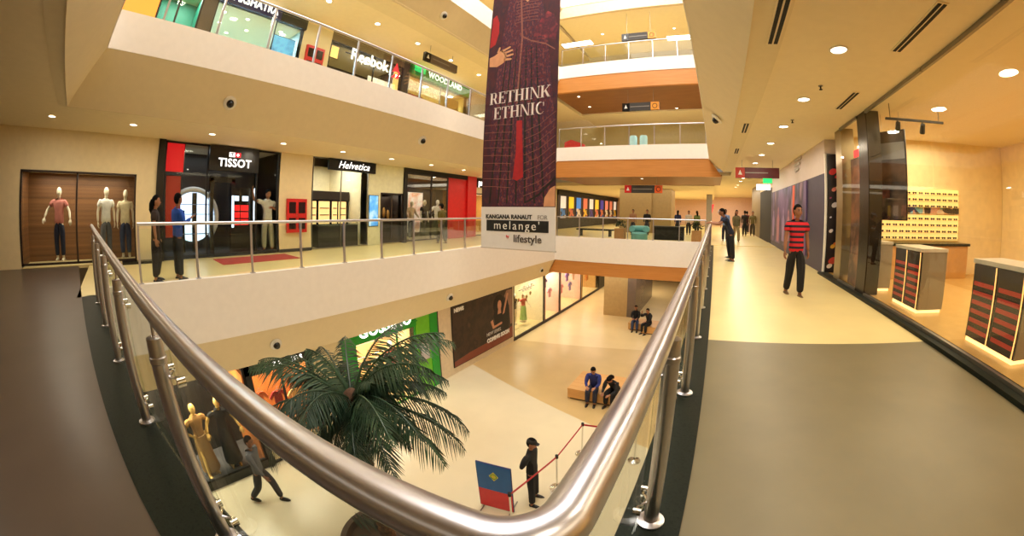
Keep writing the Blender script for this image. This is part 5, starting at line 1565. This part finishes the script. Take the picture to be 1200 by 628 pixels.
mannequin('small dark mannequin in black top in the cream window beside the poster', (XG - .7, 15.35, ZG + .4), -PI / 2, stand(.2), IVORY, BLK, cloth('cream_skirt', (226, 206, 170)), s=.9)
mannequin('small mannequin in a red top and green skirt in the cream window', (XG - .6, 16.1, ZG + .35), -PI / 2 - .3, wide, IVORY, cloth('brick_red', (190, 70, 50)), cloth('leaf_green', (130, 176, 70)), s=.85, skirt=True, female=True)
for k in range(5):
    m = MB().prism([(.09 * (1 + .3 * math.cos(5 * a)) * math.cos(a), -.01, .09 * (1 + .3 * math.cos(5 * a)) * math.sin(a)) for a in [2 * PI * i / 40 for i in range(40)]], (0, 0, 0), (0, .02, 0))
    o = solo('paper_flower', m, mat('ochre_flower', (176, 130, 56), .7), 'ochre paper flower hanging in the cream window under the pale letters', 'decoration', 'paper flowers in the cream window', loc=(XG - .3, 14.7 + .4 * k, -2.75 - .12 * (k % 2)), rz=FE)
cols = (((240, 90, 130), 'pink'), ((90, 90, 190), 'blue'), ((250, 170, 190), 'pale rose'), ((226, 60, 90), 'crimson'), ((244, 130, 150), 'salmon'), ((150, 110, 190), 'lilac'), ((120, 100, 180), 'violet blue'), ((250, 200, 170), 'peach'))
for k, (y, z) in enumerate(((17.85, -2.9), (18.25, -2.35), (18.9, -3.0), (19.9, -2.5), (20.6, -3.1), (21.5, -2.5), (22.0, -3.2), (22.55, -2.6))):
    garment('%s garment in the rose-coloured windows past the cream one' % cols[k][1], (XG - .45, y, z), cols[k][0], .7, FE, long=True)
garment('navy and white garment in the last lit ground floor window', (XG - .5, 24.0, -2.7), (70, 60, 120), 1.0, FE)
garment('orange dress in the last lit ground floor window', (XG - .5, 25.4, -2.8), (236, 140, 60), 1.1, FE, long=True)

# ------------------------------------------------------------------ far end of the middle floor
t = thing('poster_wall', 'long black shop front with a slanting dark fascia, far left past the bridge', 'shop front', (XS + .01, 35.5, 0))
part('fascia', MB().cube((0, -9.0, 2.72), (.14, 9.0, 3.1)), BLACKM, t)
part('plinth', MB().cube((0, -9.0, 0), (.1, 9.0, .7)), CHAR, t)
part('back_panel', MB().cube((-.005, -9.0, .7), (.04, 9.0, 2.72)), DKBROWN, t)
PC = [(232, 224, 214), (240, 200, 40), (60, 130, 220), (206, 110, 80), (226, 216, 206), (236, 196, 60), (70, 60, 150), (226, 130, 110), (210, 120, 90), (236, 230, 220)]
PN = ['white', 'yellow', 'blue', 'rust', 'cream', 'golden', 'indigo', 'salmon', 'copper', 'ivory']
for k in range(10):
    p = poster('%s lit poster on the long black shop front past the bridge' % PN[k], 'shop_poster', (XS + .06, 27.5 + 1.75 * k, 1.75), 1.15, 1.8, FE, mat('poster_%d' % k, PC[k], emit=.45), BLACK)
    part('lower_picture', MB().cube((-.54, -.045, -.85), (.54, -.037, -.1)), pattern_mat('poster_low_%d' % k, [PC[(k * 3 + 4) % 10], (40, 34, 40), PC[(k + 2) % 10]], 3, .5), p)
def planter(label, x, y, z, w=.5, h=.62):
    t = thing('potted_plant', label, 'potted plant', (x, y, z))
    part('box', MB().cube((-w / 2, -w / 2, 0), (w / 2, w / 2, h)), mat('planter_tan', (176, 124, 72), .6), t)
    m = MB()
    for j in range(130):
        a, e, r = rnd.uniform(0, 2 * PI), rnd.uniform(-.2, 1.4), rnd.uniform(.15, .34)
        c = V(math.cos(a) * math.cos(e), math.sin(a) * math.cos(e), math.sin(e)) * r + V(0, 0, h + .12)
        o = V(rnd.uniform(-1, 1), rnd.uniform(-1, 1), rnd.uniform(-.4, 1)).normalized() * .09
        w_ = o.cross(V(.3, .5, .8)).normalized() * .03
        m.add([c - o, c + w_, c + o, c - w_], [(0, 1, 2, 3)])
    part('foliage', m, LEAF, t)
planter('green plant in a tan box left of the teal seat behind the bridge balustrade', -4.75, 18.4, .0)
planter('green plant behind the bridge balustrade close to our walkway', -.85, 18.6, .0)
t = thing('tub_seat', 'round teal tub seat behind the bridge balustrade', 'seat', (-3.75, 18.45, 0.0))
TEAL = mat('teal_fabric', (110, 172, 170), .7)
part('seat', MB().lathe((0, 0, 0), [(0, .02), (.38, .02), (.42, .1), (.42, .40), (.36, .46), (0, .46)], 30), TEAL, t)
part('backrest', MB().tube([(.38 * math.cos(a), .38 * math.sin(a), .62) for a in [math.radians(v) for v in range(-20, 201, 15)]], .16, 12), TEAL, t)
t = thing('cafe_counter', 'long low black counter behind the bridge, right of the teal seat', 'counter', (-2.4, 20.0, 0))
part('body', MB().cube((-.8, -.3, 0), (.8, .3, .7)), BLACKM, t)
part('top', MB().cube((-.85, -.34, .7), (.85, .34, .75)), CHAR, t)
t = thing('cafe_counter', 'long low dark bench before the posters, behind the bridge balustrade', 'bench', (-6.8, 20.5, 0))
part('seat', MB().cube((-1.1, -.25, .36), (1.1, .25, .44)), BLACKM, t)
for sx in (-.9, .9):
    part('leg', MB().cube((sx - .04, -.2, 0), (sx + .04, .2, .36)), CHAR, t)
solo('shop_banner', MB().prism([(-.35, 0, 0), (.1, 0, 0), (.35, 0, 1.2), (.0, 0, 1.2)], (0, 0, 0), (0, .02, 0)), mat('lit_red', (230, 50, 60), emit=1.2), 'slanting red and yellow promo panel on the far pink wall', 'poster', loc=(-.4, 46.97, 1.4))
# upper bridge bits
solo('red_awning', MB().prism([(-.6, 0, 0), (.5, 0, -.2), (.5, 0, .5), (-.2, 0, .75), (-.6, 0, .6)], (0, 0, 0), (0, .5, 0)), mat('awning_red', (196, 30, 34), .5), 'red rounded shop awning beside the banner on the middle bridge', 'awning', loc=(-7.9, 19.6, 4.85))
poster('framed blue and white picture row behind the middle bridge balustrade', 'wall_picture', (-6.7, 25.98, 5.6), 2.6, 1.0, FS, pattern_mat('bridge_print', [(60, 60, 70), (190, 200, 214), (80, 110, 170), (220, 214, 204)], 2.5, .5), BLACK)
for x, l in ((-4.6, 'left'), (-4.0, 'right')):
    solo('pale_column_lamp', MB().lathe((0, 0, 0), [(0, 0), (.22, 0), (.22, 1.1), (.18, 1.2), (0, 1.2)], 20), mat('ice_glow', (170, 206, 216), emit=.35), '%s one of two pale blue drums behind the middle bridge balustrade' % l, 'display', loc=(x, 20.5, 4.64))
